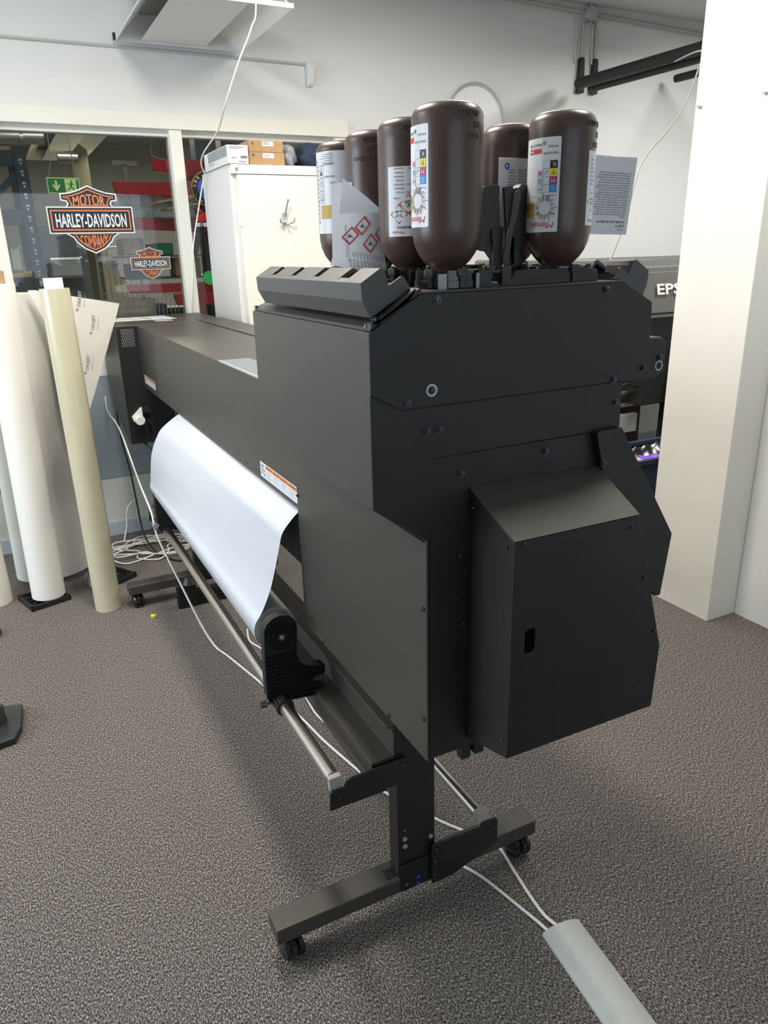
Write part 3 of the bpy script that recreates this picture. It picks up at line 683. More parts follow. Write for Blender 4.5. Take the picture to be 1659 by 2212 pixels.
# hinged cap arms
def cap_arm(x, y, s, nm='cap_arm'):
    b = N(); P = [(0, 1.548), (.012, 1.580), (.010, 1.640), (.004, 1.650), (-.004, 1.696)]
    W = .010
    def sh(p, q, wd, th):
        p = Vector((x + s * p[0], y, p[1])); q = Vector((x + s * q[0], y, q[1])); d = (q - p); obox(b, (p + q) / 2, d, (0, 1, 0), d.cross(Vector((0, 1, 0))), d.length / 2 + .001, wd, th)
    sh((.010, 1.553), (.010, 1.62), .006, .008); sh((.010, 1.615), (.002, 1.70), .005, .009)
    cyl(b, (x + s * .010, y - .012, 1.566), (x + s * .010, y + .012, 1.566), .0085, 20)
    return b
b = cap_arm(.790, 1.14, 1)
prism(b, [(.752, 1.632), (.750, 1.650), (.748, 1.672), (.767, 1.690), (.770, 1.700), (.797, 1.704), (.802, 1.700), (.799, 1.664), (.797, 1.633), (.757, 1.629)], 1.132, 1.146)
prism(b, [(.764, 1.630), (.760, 1.600), (.780, 1.596), (.784, 1.628)], 1.136, 1.148)
obj('cap_arm', b, 'plastic', pr, bevel=0.001)
b = N(); cyl(b, (.800, 1.124, 1.566), (.800, 1.128, 1.566), .006, 16); cyl(b, (.824, 1.114, 1.566), (.824, 1.118, 1.566), .006, 16); obj_each('hinge_pin', b, 'plastic_gloss', pr, smooth=40)
b = cap_arm(.814, 1.13, 1)
arc = [(.818, 1.600), (.822, 1.63), (.832, 1.655), (.838, 1.685), (.836, 1.698), (.842, 1.705), (.862, 1.703), (.868, 1.690), (.871, 1.660), (.869, 1.640), (.858, 1.615), (.845, 1.598), (.842, 1.570), (.826, 1.556)]
prism(b, [(min(x, .864), z) for x, z in arc], 1.124, 1.146)
obj('cap_arm', b, 'plastic', pr, bevel=0.002)
b = N(); prism(b, [(.812, 1.560), (.819, 1.600), (.823, 1.63), (.832, 1.655), (.838, 1.685), (.834, 1.695), (.824, 1.690), (.818, 1.65), (.808, 1.60)], 1.120, 1.124); obj('cap_foam', b, 'foam', pr)
b = cap_arm(.745, 1.20, 1); obj('cap_arm', b, 'plastic', pr, bevel=0.001)

# ================================================================== THE VINYL ROLL
YR0, YR1 = 1.69, 3.085
vr = thing('vinyl_roll', 'white glossy vinyl hanging from the printer onto its take-up roll', 'vinyl roll', (.53, 2.4, .5))
RC = Vector((.514, 0, .668)); RR = .056
crv = [(.640, 1.005), (.618, .990), (.598, .976), (.575, .955), (.552, .927), (.541, .891), (.526, .836), (.507, .775), (.482, .722)]
import bisect
for i in range(10):
    a = math.radians(150 + 10 * i); crv.append((RC.x + (RR + .0012) * math.cos(a), RC.z + (RR + .0012) * math.sin(a)))
crv2 = [p for p in spline([(x, 0, z) for x, z in crv], 5)]
G = []
NY = 24
for p in crv2:
    row = []
    for j in range(NY + 1):
        y = YR0 + (YR1 - YR0) * j / NY; t = j / NY
        k = max(0, min(1, (p.z - .66) / .34))
        bul = -.055 * math.sin(PI * min(1, k)) * t ** 1.6 * 1.0
        row.append((p.x + bul * (1 if k > 0 else 0), y, p.z))
    G.append(row)
b = N(); sheet(b, G, .0006); obj('hanging_sheet', b, 'vinyl', vr, smooth=60)
b = N(); lathe(b, [(.043, 0), (RR, 0), (RR, YR1 - YR0), (.043, YR1 - YR0)], (RC.x, YR0, RC.z), (0, 1, 0), 56)
obj('wound_roll', b, 'vinyl', vr, smooth=40)
b = N(); lathe(b, [(.0395, -.001), (.043, -.001), (.0435, 0), (.0435, .001)], (RC.x, YR0, RC.z), (0, 1, 0), 56); lathe(b, [(.0435, -.0004), (.0555, -.0004), (.0555, .0002)], (RC.x, YR0, RC.z), (0, 1, 0), 56); obj('roll_end', b, 'core_grey', vr)

# ================================================================== INK BOTTLES
RB = .0568
def bottle_mesh():
    p = [(0, 0), (.024, 0), (.024, .010)]
    z0 = 1.556
    p = [(0, 1.556), (.0255, 1.556), (.0255, 1.5625), (.0275, 1.564), (.0275, 1.5665), (.0255, 1.568), (.0262, 1.5715), (.0315, 1.576), (.0395, 1.584), (.0475, 1.5955), (.0530, 1.609), (.0558, 1.622), (RB - .0003, 1.634), (RB, 1.645)]
    p += [(RB, 1.70), (RB, 1.776)]
    for i in range(1, 9):
        a = PI / 2 * i / 8; p.append((RB - .022 + .022 * math.cos(a), 1.7905 + .022 * math.sin(a)))
    p += [(.022, 1.8133), (0, 1.811)]
    return p
def bottle(x, y, label, lab='A'):
    t = thing('ink_bottle', label, 'bottle', (x, y, 1.556), 'inverted brown ink bottles')
    b = N(); lathe(b, [(r, z) for r, z in bottle_mesh()], (x, y, 0), seg=64)
    obj('bottle_body', b, 'bottle', t, smooth=50)
    b = N(); lathe(b, [(.0256, 1.5575), (.030, 1.5575), (.030, 1.5500), (.0, 1.5500)], (x, y, 0), seg=36)
    for k in range(24):
        a = 2 * PI * k / 24; obox(b, (x + .030 * math.cos(a), y + .030 * math.sin(a), 1.554), (math.cos(a), math.sin(a), 0), (-math.sin(a), math.cos(a), 0), (0, 0, 1), .0008, .0015, .0034)
    obj('bottle_cap', b, 'plastic_gloss', t, smooth=30)
    b = N()                                            # mould seam, and raised mould marks
    p = bottle_mesh()[8:-1]
    return t
def on_bottle(x, y, aR, zb):
    """inverted print: x grows leftwards from the right edge angle aR, y grows upwards from zb"""
    def f(px, py, h):
        a = math.radians(aR) - px / RB; r = RB + .0004 + h
        return Vector((x + r * math.cos(a), y + r * math.sin(a), zb + py))
    return f
def emboss(t, x, y, aR, zt, lines, size=.0115, k='bottle'):
    pr_ = Print(on_bottle(x, y, aR, zt))
    for i, s in enumerate(lines): pr_.text(s, .0, .0115 + i * .0155, size, k, .0005, bold=.012, shear=.25)
    bm = pr_.bm; g = bmesh.ops.extrude_face_region(bm, geom=bm.faces[:])
    vs = [v for v in g['geom'] if isinstance(v, bmesh.types.BMVert)]
    for v in vs:
        d = Vector((v.co.x - x, v.co.y - y, 0)).normalized(); v.co -= d * .0012
    me = pr_.done('mould_marks', t); return me
def burst(p, cx, cy, r):
    cols = ['ink_black', 'ink_grey', 'lcyan', 'blue', 'magenta', 'red', 'gold', 'yellow', 'core_grey', 'ink_grey']
    for k in range(34):
        a = 2 * PI * k / 34; rr = r * (.95 + .12 * ((k * 7) % 3)); d = Vector((math.cos(a), math.sin(a)))
        p.line(Vector((cx, cy)) + d * r * .60, Vector((cx, cy)) + d * rr, .0013, cols[(k * 3) % 10], .0005)
def colour_label(t, x, y, aR, zb, W=.088, H=.146, tick=(0, 1)):
    p = Print(on_bottle(x, y, aR, zb))
    p.rect(.0012, 0, W, .0012, 'label', 0); p.rect(0, .0012, W, H - .0012, 'label', 0); p.rect(.0012, H - .0012, W, H, 'label', 0)
    p.text('Mimaki', .006, .0155, .0135, 'red', width=.046, shear=.3)
    burst(p, .024, .0385, .0185)
    p.rect(.044, .024, W, .049, 'gold', .0003); p.text('L', .047, .045, .014, 'ink_black', .0006, bold=.02); p.text('US-170', .056, .045, .014, 'ink_black', .0006, bold=.02)
    p.text('Coloured pencil', .004, .058, .0035, 'ink_black'); p.text('Ink for UV', .040, .058, .003, 'ink_black')
    c, x0, y0 = .0122, .0042, .062
    for i, (k, s) in enumerate((('cyan', 'C'), ('magenta', 'M'), ('yellow', 'Y'), ('ink_black', 'K'))):
        p.rect(x0, y0 + i * c, x0 + c, y0 + (i + 1) * c, k, .0003)
        p.text(s, x0 + c * .28, y0 + i * c + c * .75, c * .75, 'ink_black' if s == 'Y' else 'label', .0006)
        p.frame(x0 + c, y0 + i * c, x0 + 2 * c, y0 + (i + 1) * c, .0003, 'ink_grey')
    for i, (k, s) in enumerate((('label', 'W'), ('lcyan', 'LC'), ('lmag', 'LM'))):
        X = x0 + 2 * c + .001; p.rect(X, y0 + i * c, X + c * .8, y0 + (i + 1) * c - .0015, k, .0003); p.text(s, X + c * .12, y0 + i * c + c * .68, c * .62, 'ink_black', .0006, width=c * .55)
        if i == 0: p.frame(X, y0, X + c * .8, y0 + c - .0015, .0004, 'ink_black', .0005)
    q = (x0 + c * 1.3, y0 + tick[1] * c + c * .5)
    p.line(q, (q[0] + .002, q[1] + .0035), .0006, 'ink_black'); p.line((q[0] + .002, q[1] + .0035), (q[0] + .0055, q[1] - .003), .0006, 'ink_black')
    p.text('MADE IN JAPAN', .0045, .1235, .0048, 'ink_black', width=.025); p.text('M915261', .0045, .1335, .0048, 'ink_black', width=.017)
    p.disc(.0285, .1375, .0032, 'green', .0004, 20, .0020); p.disc(.0285, .1375, .0012, 'green', .0004, 12)
    p.rect(.033, .1225, .062, .1295, 'red', .0003); p.rect(.050, .1245, .060, .1275, 'lmag', .0006)
    p.frame(.033, .1305, .062, .1375, .0003, 'ink_black'); p.text('0286 26 10 13 1 MB', .034, .1365, .004, 'ink_black', bold=.03, width=.027)
    return p.done('colour_label', t, label='white label with a colour chart')
def picto(p, kind, cx, cy, s, k='ink_black', h=.0006):
    if kind == 'bang':
        p.poly([(cx - .18 * s, cy - .5 * s), (cx + .18 * s, cy - .5 * s), (cx + .09 * s, cy + .15 * s), (cx - .09 * s, cy + .15 * s)], k, h); p.disc(cx, cy + .38 * s, .13 * s, k, h, 12)
    elif kind == 'tree':
        p.line((cx - .1 * s, cy + .3 * s), (cx, cy - .35 * s), .07 * s, k, h)
        for a, b_ in (((0, -.05), (.28, -.38)), ((-.02, .05), (-.3, -.3)), ((0, -.2), (.1, -.5)), ((0, .1), (.25, -.05))): p.line((cx + a[0] * s, cy + a[1] * s), (cx + b_[0] * s, cy + b_[1] * s), .045 * s, k, h)
        p.poly([(cx - .5 * s, cy + .32 * s), (cx + .45 * s, cy + .32 * s), (cx + .5 * s, cy + .38 * s), (cx - .2 * s, cy + .40 * s)], k, h)
        p.poly([(cx + .05 * s, cy + .2 * s), (cx + .3 * s, cy + .08 * s), (cx + .5 * s, cy + .2 * s), (cx + .3 * s, cy + .27 * s)], k, h)
    elif kind == 'acid':
        p.line((cx - .5 * s, cy - .35 * s), (cx - .1 * s, cy - .12 * s), .09 * s, k, h); p.line((cx + .5 * s, cy - .35 * s), (cx + .1 * s, cy - .12 * s), .09 * s, k, h)
        p.rect(cx - .5 * s, cy + .30 * s, cx - .08 * s, cy + .40 * s, k, h); p.poly([(cx + .05 * s, cy + .32 * s), (cx + .25 * s, cy + .2 * s), (cx + .5 * s, cy + .26 * s), (cx + .45 * s, cy + .4 * s), (cx + .1 * s, cy + .4 * s)], k, h)
        for dx in (-.3, -.2, .2, .3): p.line((cx + dx * s, cy - .02 * s), (cx + dx * s, cy + .12 * s), .04 * s, k, h)
    else:
        p.disc(cx, cy - .28 * s, .16 * s, k, h, 12); p.poly([(cx - .32 * s, cy + .45 * s), (cx - .28 * s, cy - .08 * s), (cx + .28 * s, cy - .08 * s), (cx + .32 * s, cy + .45 * s)], k, h)
WORDS1 = ['Draudi', 'Elkelmu', 'Κίνδυνος', 'опасно', 'опасность', 'Tehlike', 'Opasnost']
WORDS2 = ['Niebezpieczeństwo', 'Nebezpečí', 'Nebezpečenstvo', 'Veszély', 'Nevarno', 'Pavojinga', 'A-EV-NO-FI-RO']
def hazard_items(p, title, W, H):
    p.text('Mimaki', W - .030, .0085, .0068, 'red', width=.022, shear=.2)
    p.text('UV INK LUS-170 ' + title, W - .004 if False else .006, .0165, .0055, 'ink_black', bold=.02, width=W * .74)
    c, s = .0165, .0118
    for (dx, dy, kd) in ((.016, .052, 'body'), (.033, .036, 'bang'), (.050, .052, 'tree'), (.067, .036, 'acid')):
        p.diamond(dx, dy, .0162, h=.0004, t=.0014); picto(p, kd, dx, dy, .0135)
    p.text('UN3082', .064, .0625, .0036, 'ink_black')
    for i in range(7):
        p.text(WORDS1[i], .058, .0715 + i * .0062, .0042, 'ink_black', width=min(.017, .0022 * len(WORDS1[i]))); p.text(WORDS2[i], .024, .0715 + i * .0062, .0042, 'ink_black', width=min(.03, .0021 * len(WORDS2[i])))
def hazard_label(t, x, y, aR, zb, title, W=.080, H=.117):
    p = Print(on_bottle(x, y, aR, zb)); p.rect(0, 0, W, H, 'label', 0); hazard_items(p, title, W, H)
    return p.done('hazard_label', t, label='white label with red hazard diamonds')
def mould(t, x, y, aR, z): return emboss(t, x, y, aR, z, ['1H1/Y1. 4/200', '22/J/HK', 'AICELLO'])

# hazard text runs from the upright left edge, which is the right edge of an inverted bottle
def hz(t, x, y, aL, aR, zb, zt, title):
    """label between world angles aL..aR (degrees)"""
    W = math.radians(aR - aL) * RB
    return hazard_label(t, x, y, aR, zb, title, W, zt - zb)
B1 = bottle(.676, 1.1, 'brown upside-down ink bottle standing nearest on the left, colour chart label on its left edge')
colour_label(B1, .676, 1.1, -151.5, 1.635, W=.075); 
p = Print(on_bottle(.676, 1.1, -48, 1.775)); 
emboss(B1, .676, 1.1, -62, 1.755, ['4/200', 'HK', 'AICELLO'])
B2 = bottle(.688, 1.243, 'brown ink bottle with hazard diamonds and MAGENTA on its label')
hz(B2, .688, 1.243, -160, -72, 1.624, 1.735, 'MAGENTA'); emboss(B2, .688, 1.243, -84, 1.755, ['4/200', 'HK', 'AICELLO'])
B3 = bottle(.690, 1.386, 'brown ink bottle with only raised marks showing, behind the crumpled white leaflet')
emboss(B3, .690, 1.386, -92, 1.755, ['1H1/Y1. 4/200', '22/J/HK', 'AICELLO'])
p = Print(on_bottle(.690, 1.386, -76, 1.765)); 
for ri, ro in ((.0125, .0145),): p.disc(.0, .012, ro, 'bottle', .0008, 28, ri)
p.line((-.004, .003), (-.004, .021), .002, 'bottle', .0008); p.line((.004, .003), (.004, .021), .002, 'bottle', .0008); p.line((-.004, .012), (.004, .012), .002, 'bottle', .0008); p.done('mould_emblem', B3)
B4 = bottle(.690, 1.529, 'brown ink bottle furthest back on the left, bar code and gold band on its label')
p = Print(on_bottle(.690, 1.529, -75, 1.638)); W4, H4 = .115, .154
p.rect(0, 0, W4, H4, 'label', 0); p.rect(.010, .028, .098, .054, 'gold', .0003)
for i in range(46): p.rect(.105, .018 + i * .0027, .111, .018 + i * .0027 + .0005 + .0012 * ((i * 5) % 3) / 2, 'ink_black', .0003)
for i in range(3):
    y_ = .058 + i * .024; p.frame(.086, y_, .100, y_ + .023, .0005, 'ink_black', .0004)
    if i == 0:
        for dx in (.090, .096): p.line((dx, y_ + .004), (dx, y_ + .019), .0007, 'ink_black', .0004); p.poly([(dx - .0015, y_ + .007), (dx, y_ + .003), (dx + .0015, y_ + .007)], 'ink_black', .0004)
    if i == 1:
        for k in range(8): a = k * PI / 4; p.line((.093 + .003 * math.cos(a), y_ + .012 + .003 * math.sin(a)), (.093 + .006 * math.cos(a), y_ + .012 + .006 * math.sin(a)), .0007, 'ink_black', .0004)
    if i == 2: p.poly([(.089, y_ + .004), (.097, y_ + .004), (.094, y_ + .012), (.092, y_ + .012)], 'ink_black', .0004); p.line((.093, y_ + .010), (.093, y_ + .019), .0008, 'ink_black', .0004)
for i, (s, y_) in enumerate((('0506', .097), ('2023/09/04', .109), ('220M-SV10', .133))): p.text(s, .058, y_, .0055, 'ink_black', .0004)
for i in range(12): p.text(['Mimaki Europe B.V. Stammerdijk', 'Netherlands Tel: +31 20 4627640', 'MIMAKI USA, INC.', '150 Satellite Boulevard, NE'][i % 4], .060, .0 + .1370 + i * .00135, .0013, 'ink_black', .0004) if i % 2 == 0 else None
for i in range(6): p.rect(.062, .128 + i * .004 + .0, .095 - .006 * (i % 3), .129 + i * .004, 'ink_grey', .0003)
p.done('shipping_label', B4, label='white label with a gold band')
B5 = bottle(.905, 1.1, 'brown upside-down ink bottle at the right front with colour chart label and open booklet')
colour_label(B5, .905, 1.1, -130.5, 1.625, W=.075, tick=(0, 2))
p = Print(on_bottle(.905, 1.1, -38, 1.634)); p.rect(0, 0, .040, .116, 'label', 0); hazard_items(p, 'YELLOW', .08, .117) if False else None
p.diamond(.022, .038, .016, t=.0014); picto(p, 'acid', .022, .038, .013); p.text('Mimaki', .010, .010, .0068, 'red', width=.022)
for i in range(7): p.text(WORDS1[i], .020, .066 + i * .0062, .0042, 'ink_black', width=.012)
p.done('hazard_label', B5, label='white label with red hazard diamonds')
emboss(B5, .905, 1.1, -40, 1.752, ['4/200', 'HK', 'AICELLO'])
# open booklet of bottle 5
def page(bmf, W, H, bend):
    pass
def booklet(parent, name, org, ux, uy, W, H, fill, bend=0.0, pages=4, label=None):
    """inverted booklet: org = right-bottom corner seen upside down; ux to the viewer's left, uy up"""
    org = Vector(org); ux = Vector(ux).normalized(); uy = Vector(uy).normalized(); nn = uy.cross(ux).normalized()
    def f(px, py, h): 
        t = px / W; return org + ux * px + uy * py + nn * (h * 1.2 + bend * math.sin(PI * t))
    p = Print(f); 
    for k in range(pages):
        def g(px, py, h, k=k): return f(px - .0009 * k, py + .0007 * k, h - .0011 * k - .0006)
        q = Print(g, step=.008); q.bm.free(); q.bm = p.bm; q.mats = p.mats; q.rect(0, 0, W, H, 'booklet', 0)
    p.rect(0, 0, W, H, 'booklet', 0); fill(p); return p.done(name, parent, label=label)
TXT = ['Opasnost', 'Oznake upozorenja (CLP): Štetno ako se proguta. Nadražuje kožu. Može izazvati', 'alergijsku reakciju. Uzrokuje teške ozljede oka. Može štetno djelovati na', 'plodnost. Sumnja na moguće štetno djelovanje na nerođeno dijete.', 'Uzrokuje oštećenje organa (jetra, dišni putevi) tijekom', 'produljene ili ponavljane izloženosti. Otrovno za vodeni', 'okoliš s dugotrajnim učincima.', 'Oznake obavijesti (CLP): Prije uporabe pribaviti', 'posebne upute. Nositi zaštitne rukavice.', 'U SLUČAJU DODIRA S KOŽOM: Oprati velikom', 'količinom sapuna i vode. U SLUČAJU DODIRA S', 'OČIMA: oprezno ispirati vodom nekoliko minuta.', 'Skinuti kontaktne leće ako ih nosite. Nazvati', 'CENTAR ZA KONTROLU OTROVANJA. U SLUČAJU', 'izloženosti ili sumnje na izloženost: zatražiti', 'savjet. Sadrži: 2-phenoxyethyl acrylate,', 'tetrahydrofurfuryl acrylate, 1-vinylhexahydro', '2H-azepin-2-one, diphenyl phosphine oxide', 'exo-1,7,7-trimethylbicyclo[2.2.1]hept-2-yl acrylate']
def fy(p):
    p.text('25  HR', .008, .010, .0042, 'ink_black'); p.text('LUS17-Y', .008, .0165, .0052, 'ink_black', bold=.02); p.text('UV INK LUS-170 YELLOW', .008, .0235, .0052, 'ink_black', bold=.02, width=.062)
    for i, s in enumerate(TXT): p.text(s, .008, .031 + i * .0041, .0036, 'ink_black', width=(.012 if i == 0 else .076 - .003 * (i % 4)))
booklet(B5, 'booklet', (1.066, 1.10, 1.619), (-1, .02, .03), (.10, 0, 1), .114, .130, fy, bend=-.006, label='open booklet of printed pages')
B6 = bottle(.905, 1.243, 'brown ink bottle half hidden behind the right front bottle, folded booklet on its side')
emboss(B6, .905, 1.243, -84, 1.757, ['4/200', 'HK', 'AICELLO'])
def f6(p):
    p.disc(.060 - .012, .100, .0055, 'blue', .0006, 20); p.poly([(.045, .101), (.0505, .0965), (.051, .103)], 'label', .0009)
    for i in range(7): p.text(WORDS1[i], .030, .066 + i * .0048, .0040, 'ink_black', width=.016); p.text(WORDS2[i], .006, .066 + i * .0048, .0040, 'ink_black', width=.018)
booklet(B6, 'booklet', (.898, 1.180, 1.638), (-1, 0, 0), (.0, 0, 1), .066, .112, f6, bend=.0, label='folded booklet on the bottle')
# crumpled leaflet of the third bottle
def fw(p): pass
def leaf(u, v):
    # u 0..1 left to right, v 0..1 bottom to top
    Lb, Rb, Rt, Lt = Vector((.580, 1.365, 1.578)), Vector((.670, 1.308, 1.556)), Vector((.670, 1.315, 1.668)), Vector((.600, 1.355, 1.668))
    P = (Lb * (1 - u) + Rb * u) * (1 - v) + (Lt * (1 - u) + Rt * u) * v
    return P + Vector((0, -.010 * math.sin(PI * u) - .004 * math.sin(5 * v + 2 * u), 0))
b = N(); sheet(b, [[leaf(i / 12, j / 12) for j in range(13)] for i in range(13)], .0004, 0)
def leaf2(u, v):
    a, c, t = leaf(0, 1), leaf(1, 1), Vector((.606, 1.350, 1.728))
    base = a * (1 - u) + c * u; return base * (1 - v) + t * v + Vector((0, -.006 * math.sin(PI * v) * u, 0))
sheet(b, [[leaf2(i / 8, j / 8 * .999) for j in range(9)] for i in range(9)], .0004, 0)
sheet(b, [[Vector((.600 + .03 * i / 4 + .004 * j / 6, 1.400 - .03 * i / 4, 1.590 + .134 * j / 6)) for j in range(7)] for i in range(5)], .0004)
lf = obj('leaflet', b, 'booklet', B3, smooth=50, label='crumpled white leaflet with red hazard diamonds')
q = Print(lambda x, y, h: leaf(min(1, max(0, x)), min(1, max(0, y))) + Vector((0, -.0008 - h, 0)), step=.2)
def dia(cx, cy, kd):
    a, bb = .125, .12
    R_ = lambda dx, dy: (cx + dx, cy + dy)
    o = [R_(-.165, -.045), R_(.02, .165), R_(.175, .03), R_(-.01, -.175)]; c0 = (cx, cy)
    i_ = [(c0[0] + (x - c0[0]) * .80, c0[1] + (y - c0[1]) * .80) for x, y in o]
    for k in range(4): q.face([o[k], o[(k + 1) % 4], i_[(k + 1) % 4], i_[k]], 'red', .0003)
    for k in range(5): a_ = k * 1.3; q.poly([(cx - .05 + .02 * k, cy - .04), (cx - .03 + .02 * k, cy + .05 * math.sin(a_)), (cx - .02 + .02 * k, cy - .02)], 'ink_black', .0004)
dia(.26, .60, 0); dia(.50, .79, 0); dia(.68, .50, 0); dia(.95, .70, 0)
for i, s in enumerate(['Danger', 'Gefahr', 'Danger', 'Peligro', 'Pericolo', 'Perigo', 'Fara', 'Fare', 'Vaara', 'Niebezp.']):
    q.text(s, .92 - i * .065, .31, .045, 'ink_black', .0004, rot=-1.35, width=.10); q.text(['Nevarno', 'Veszély', 'Nebezpečí', 'Ohtlik', 'Elkelmu', 'Κίνδυνος', 'опасно', 'Tehlike', 'Pavojinga', 'Opasnost'][i], .88 - i * .065, .18, .045, 'ink_black', .0004, rot=-1.35, width=.15)
q.text('UV INK LUS-170 WHITE', .97, .52, .05, 'ink_black', .0004, rot=-1.4, width=.45); q.text('Mimaki', .98, .13, .07, 'red', .0004, rot=-1.4, width=.2)
q.text('MIMAKI EUROPE B.V. Stammerdijk 7E', .16, .80, .03, 'ink_black', .0004, rot=-1.45, width=.6); q.text('EN-FR-DE-ES-IT-PT-SV-NO-DA-FI-PL', .22, .62, .03, 'ink_black', .0004, rot=-1.45, width=.5)
q.done('leaflet_print', lf)

# ================================================================== ROLLS LEANING BY THE WALL
def roll_stand(cx, cy, a, label, s=.095, group=None, knob=False, name='roll_stand'):
    t = thing(name, label, 'roll stand', (cx, cy, 0), group)
    c, sn = math.cos(a), math.sin(a)
    def R(x, y): return (cx + x * c - y * sn, cy + x * sn + y * c)
    b = N(); ax, ay = (c, sn, 0), (-sn, c, 0)
    for x0, x1, y0, y1 in ((-s, s, -s, -s + .012), (-s, s, s - .012, s), (-s, -s + .012, -s, s), (s - .012, s, -s, s)):
        p = R((x0 + x1) / 2, (y0 + y1) / 2); obox(b, (*p, .0135), ax, ay, (0, 0, 1), (x1 - x0) / 2, (y1 - y0) / 2, .0125)
    for k in range(-2, 3):
        for d in ((1, .8), (-1, .8), (1, 0)):
            q = R(k * .03, 0); v = Vector((d[0], d[1], 0)).normalized(); v = Vector((v.x * c - v.y * sn, v.x * sn + v.y * c, 0))
            if k == 0 or d[1] == 0: 
                q = R(0, k * .036) if d[1] == 0 else q; obox(b, (*q, .011), v, Vector((-v.y, v.x, 0)), (0, 0, 1), s * (.98 if d[1] == 0 else 1.1), .003, .009)
    p = R(0, 0); obox(b, (*p, .002), ax, ay, (0, 0, 1), s, s, .0015)
    obj('lattice_base', b, 'plastic_matt', t, bevel=.001)
    b = N(); cyl(b, (cx, cy, .003), (cx, cy, .10 if knob else .026), .034, 28, r1=.030)
    obj('core_plug', b, 'plastic', t, smooth=40)
    return t
FG = 'black lattice roll feet on the carpet'
def media_roll(base, top, r, m, label, core=None, core_r=.04, core_h=.05, edge='core_grey'):
    base = Vector(base); top = Vector(top); ax = (top - base).normalized(); L = (top - base).length
    t = thing('media_roll', label, 'media roll', base)
    b = N(); lathe(b, [(core_r - .003, 0), (r, 0), (r, L), (core_r - .003, L)], base, ax, 56)
    obj('wound_media', b, m, t, smooth=40)
    b = N(); lathe(b, [(core_r - .004, .002), (core_r, -.001), (core_r, L + core_h), (core_r - .004, L + core_h)], base, ax, 36)
    for f in b.faces: pass
    if core: obj('core', b, core, t, smooth=40)
    else: b.free()
    return t
rf = roll_stand(-.035, 3.745, .30, 'black lattice foot under the big white media roll', .095)
media_roll((-.012, 3.742, .028), (.012, 3.72, 1.508), .077, 'roll_white', 'thick matt white media roll with a brown cardboard core, standing on a black foot', 'core_brown', .040, .052)
media_roll((.237, 3.50, .001), (.228, 3.49, 1.487), .060, 'roll_film', 'yellowish see-through film roll with white core leaning beside the printer', 'white_plastic', .038, .042)
roll_stand(.305, 3.835, .55, 'black lattice foot behind the yellowish film roll', .085)
roll_stand(-.03, 4.13, .2, 'black lattice foot far back beneath the loose vinyl', .085)
media_roll((-.235, 3.83, .001), (-.25, 3.83, 1.12), .060, 'roll_cream', 'narrow cream media roll at the left edge of the picture', 'core_brown', .036, .01)
# loose wide vinyl standing behind, with a flap that shows its printed backing
lv_ = thing('loose_vinyl_roll', 'loosely curled wide sheet of vinyl standing behind the two rolls', 'vinyl sheet', (.05, 4.0, 0))
b = N(); G = []
for i in range(41):
    a = math.radians(-215 + 300 * i / 40); rr = .185 + .012 * math.sin(a * 2)
    row = []
    for j in range(9):
        h = j / 8; tx = .04 + .0 * h; z0 = .035 if i < 36 else .02
        row.append((tx + rr * math.cos(a) * (1 - .12 * h), 4.05 + rr * math.sin(a) * .8, z0 + (1.452 - z0) * h))
    G.append(row)
sheet(b, G, .0006); obj('curled_sheet', b, 'roll_loose', lv_, smooth=60)
def flap(u, v):
    T0, T1, B1, B0 = Vector((.13, 3.93, 1.478)), Vector((.537, 3.90, 1.392)), Vector((.330, 3.90, .915)), Vector((.20, 3.92, .62))
    T = T0 * (1 - u) + T1 * u; B = B0 * (1 - u) + B1 * u
    P = B * (1 - v) + T * v + Vector((0, -.035 * math.sin(PI * u), 0))
    if v < .0: pass
    return P
b = N(); G = []
tri = [(.13, 1.478), (.537, 1.392), (.516, 1.340)]
def edge_r(z):      # right edge of the flap
    if z > 1.392: return .537 - (z - 1.392) / (1.478 - 1.392) * .405
    if z > 1.340: return .537 - (1.392 - z) / .052 * .021
    if z > .915: return .516 - (1.340 - z) / .425 * .188
    return max(.20, .328 - (.915 - z) * .5)
for j in range(31):
    z = .88 + (1.470 - .88) * j / 30; xr = edge_r(z); row = []; xl = .20 if z < 1.30 else .20 - (z - 1.30) / .17 * .06
    for i in range(13):
        x = xl + (xr - xl) * i / 12; row.append((x, 3.90 - .05 * math.sin(PI * min(1, (x - .12) / .42)) + .03 * (x - .12), z))
    G.append(row)
sheet(b, G, .0005); fl = obj('turned_corner', b, 'roll_loose', lv_, smooth=60, label='turned corner showing grey printed backing')
for n_i, (x0, z0) in enumerate(((.352, 1.385), (.398, 1.275), (.3, 1.2), (.345, 1.09))):
    q = Print(lambda x, y, h: Vector((x, 3.90 - .05 * math.sin(PI * min(1, max(0, (x - .12) / .42))) + .03 * (x - .12) - .001 - h, y)), step=1)
    q.bm.free(); q = Print(lambda x, y, h: Vector((x0 + x, 3.90 - .05 * math.sin(PI * min(1, max(0, (x0 + x - .12) / .42))) + .03 * (x0 + x - .12) - .0014 - h, z0 - y)), step=1)
    if n_i == 2: continue
    q.text('ORAJET', .0, .0, .020, 'zinc_print', .0, rot=-1.35, width=.075, bold=.03); q.text('ORAFOL Graphic', .018, .0, .007, 'zinc_print', .0, rot=-1.35, width=.06); q.disc(-.016, .010, .007, 'zinc_print', 0, 14)
    q.done('printed_mark', fl)
b = N(); sheet(b, [[(.165 + .030 * i / 6 + (.01 * j / 4), 3.80 + .03 * math.sin(i), .005 + .075 * j / 4 * (1 - i / 7)) for j in range(5)] for i in range(7)], .0005); obj('curled_corner', b, 'vinyl', lv_, smooth=60)
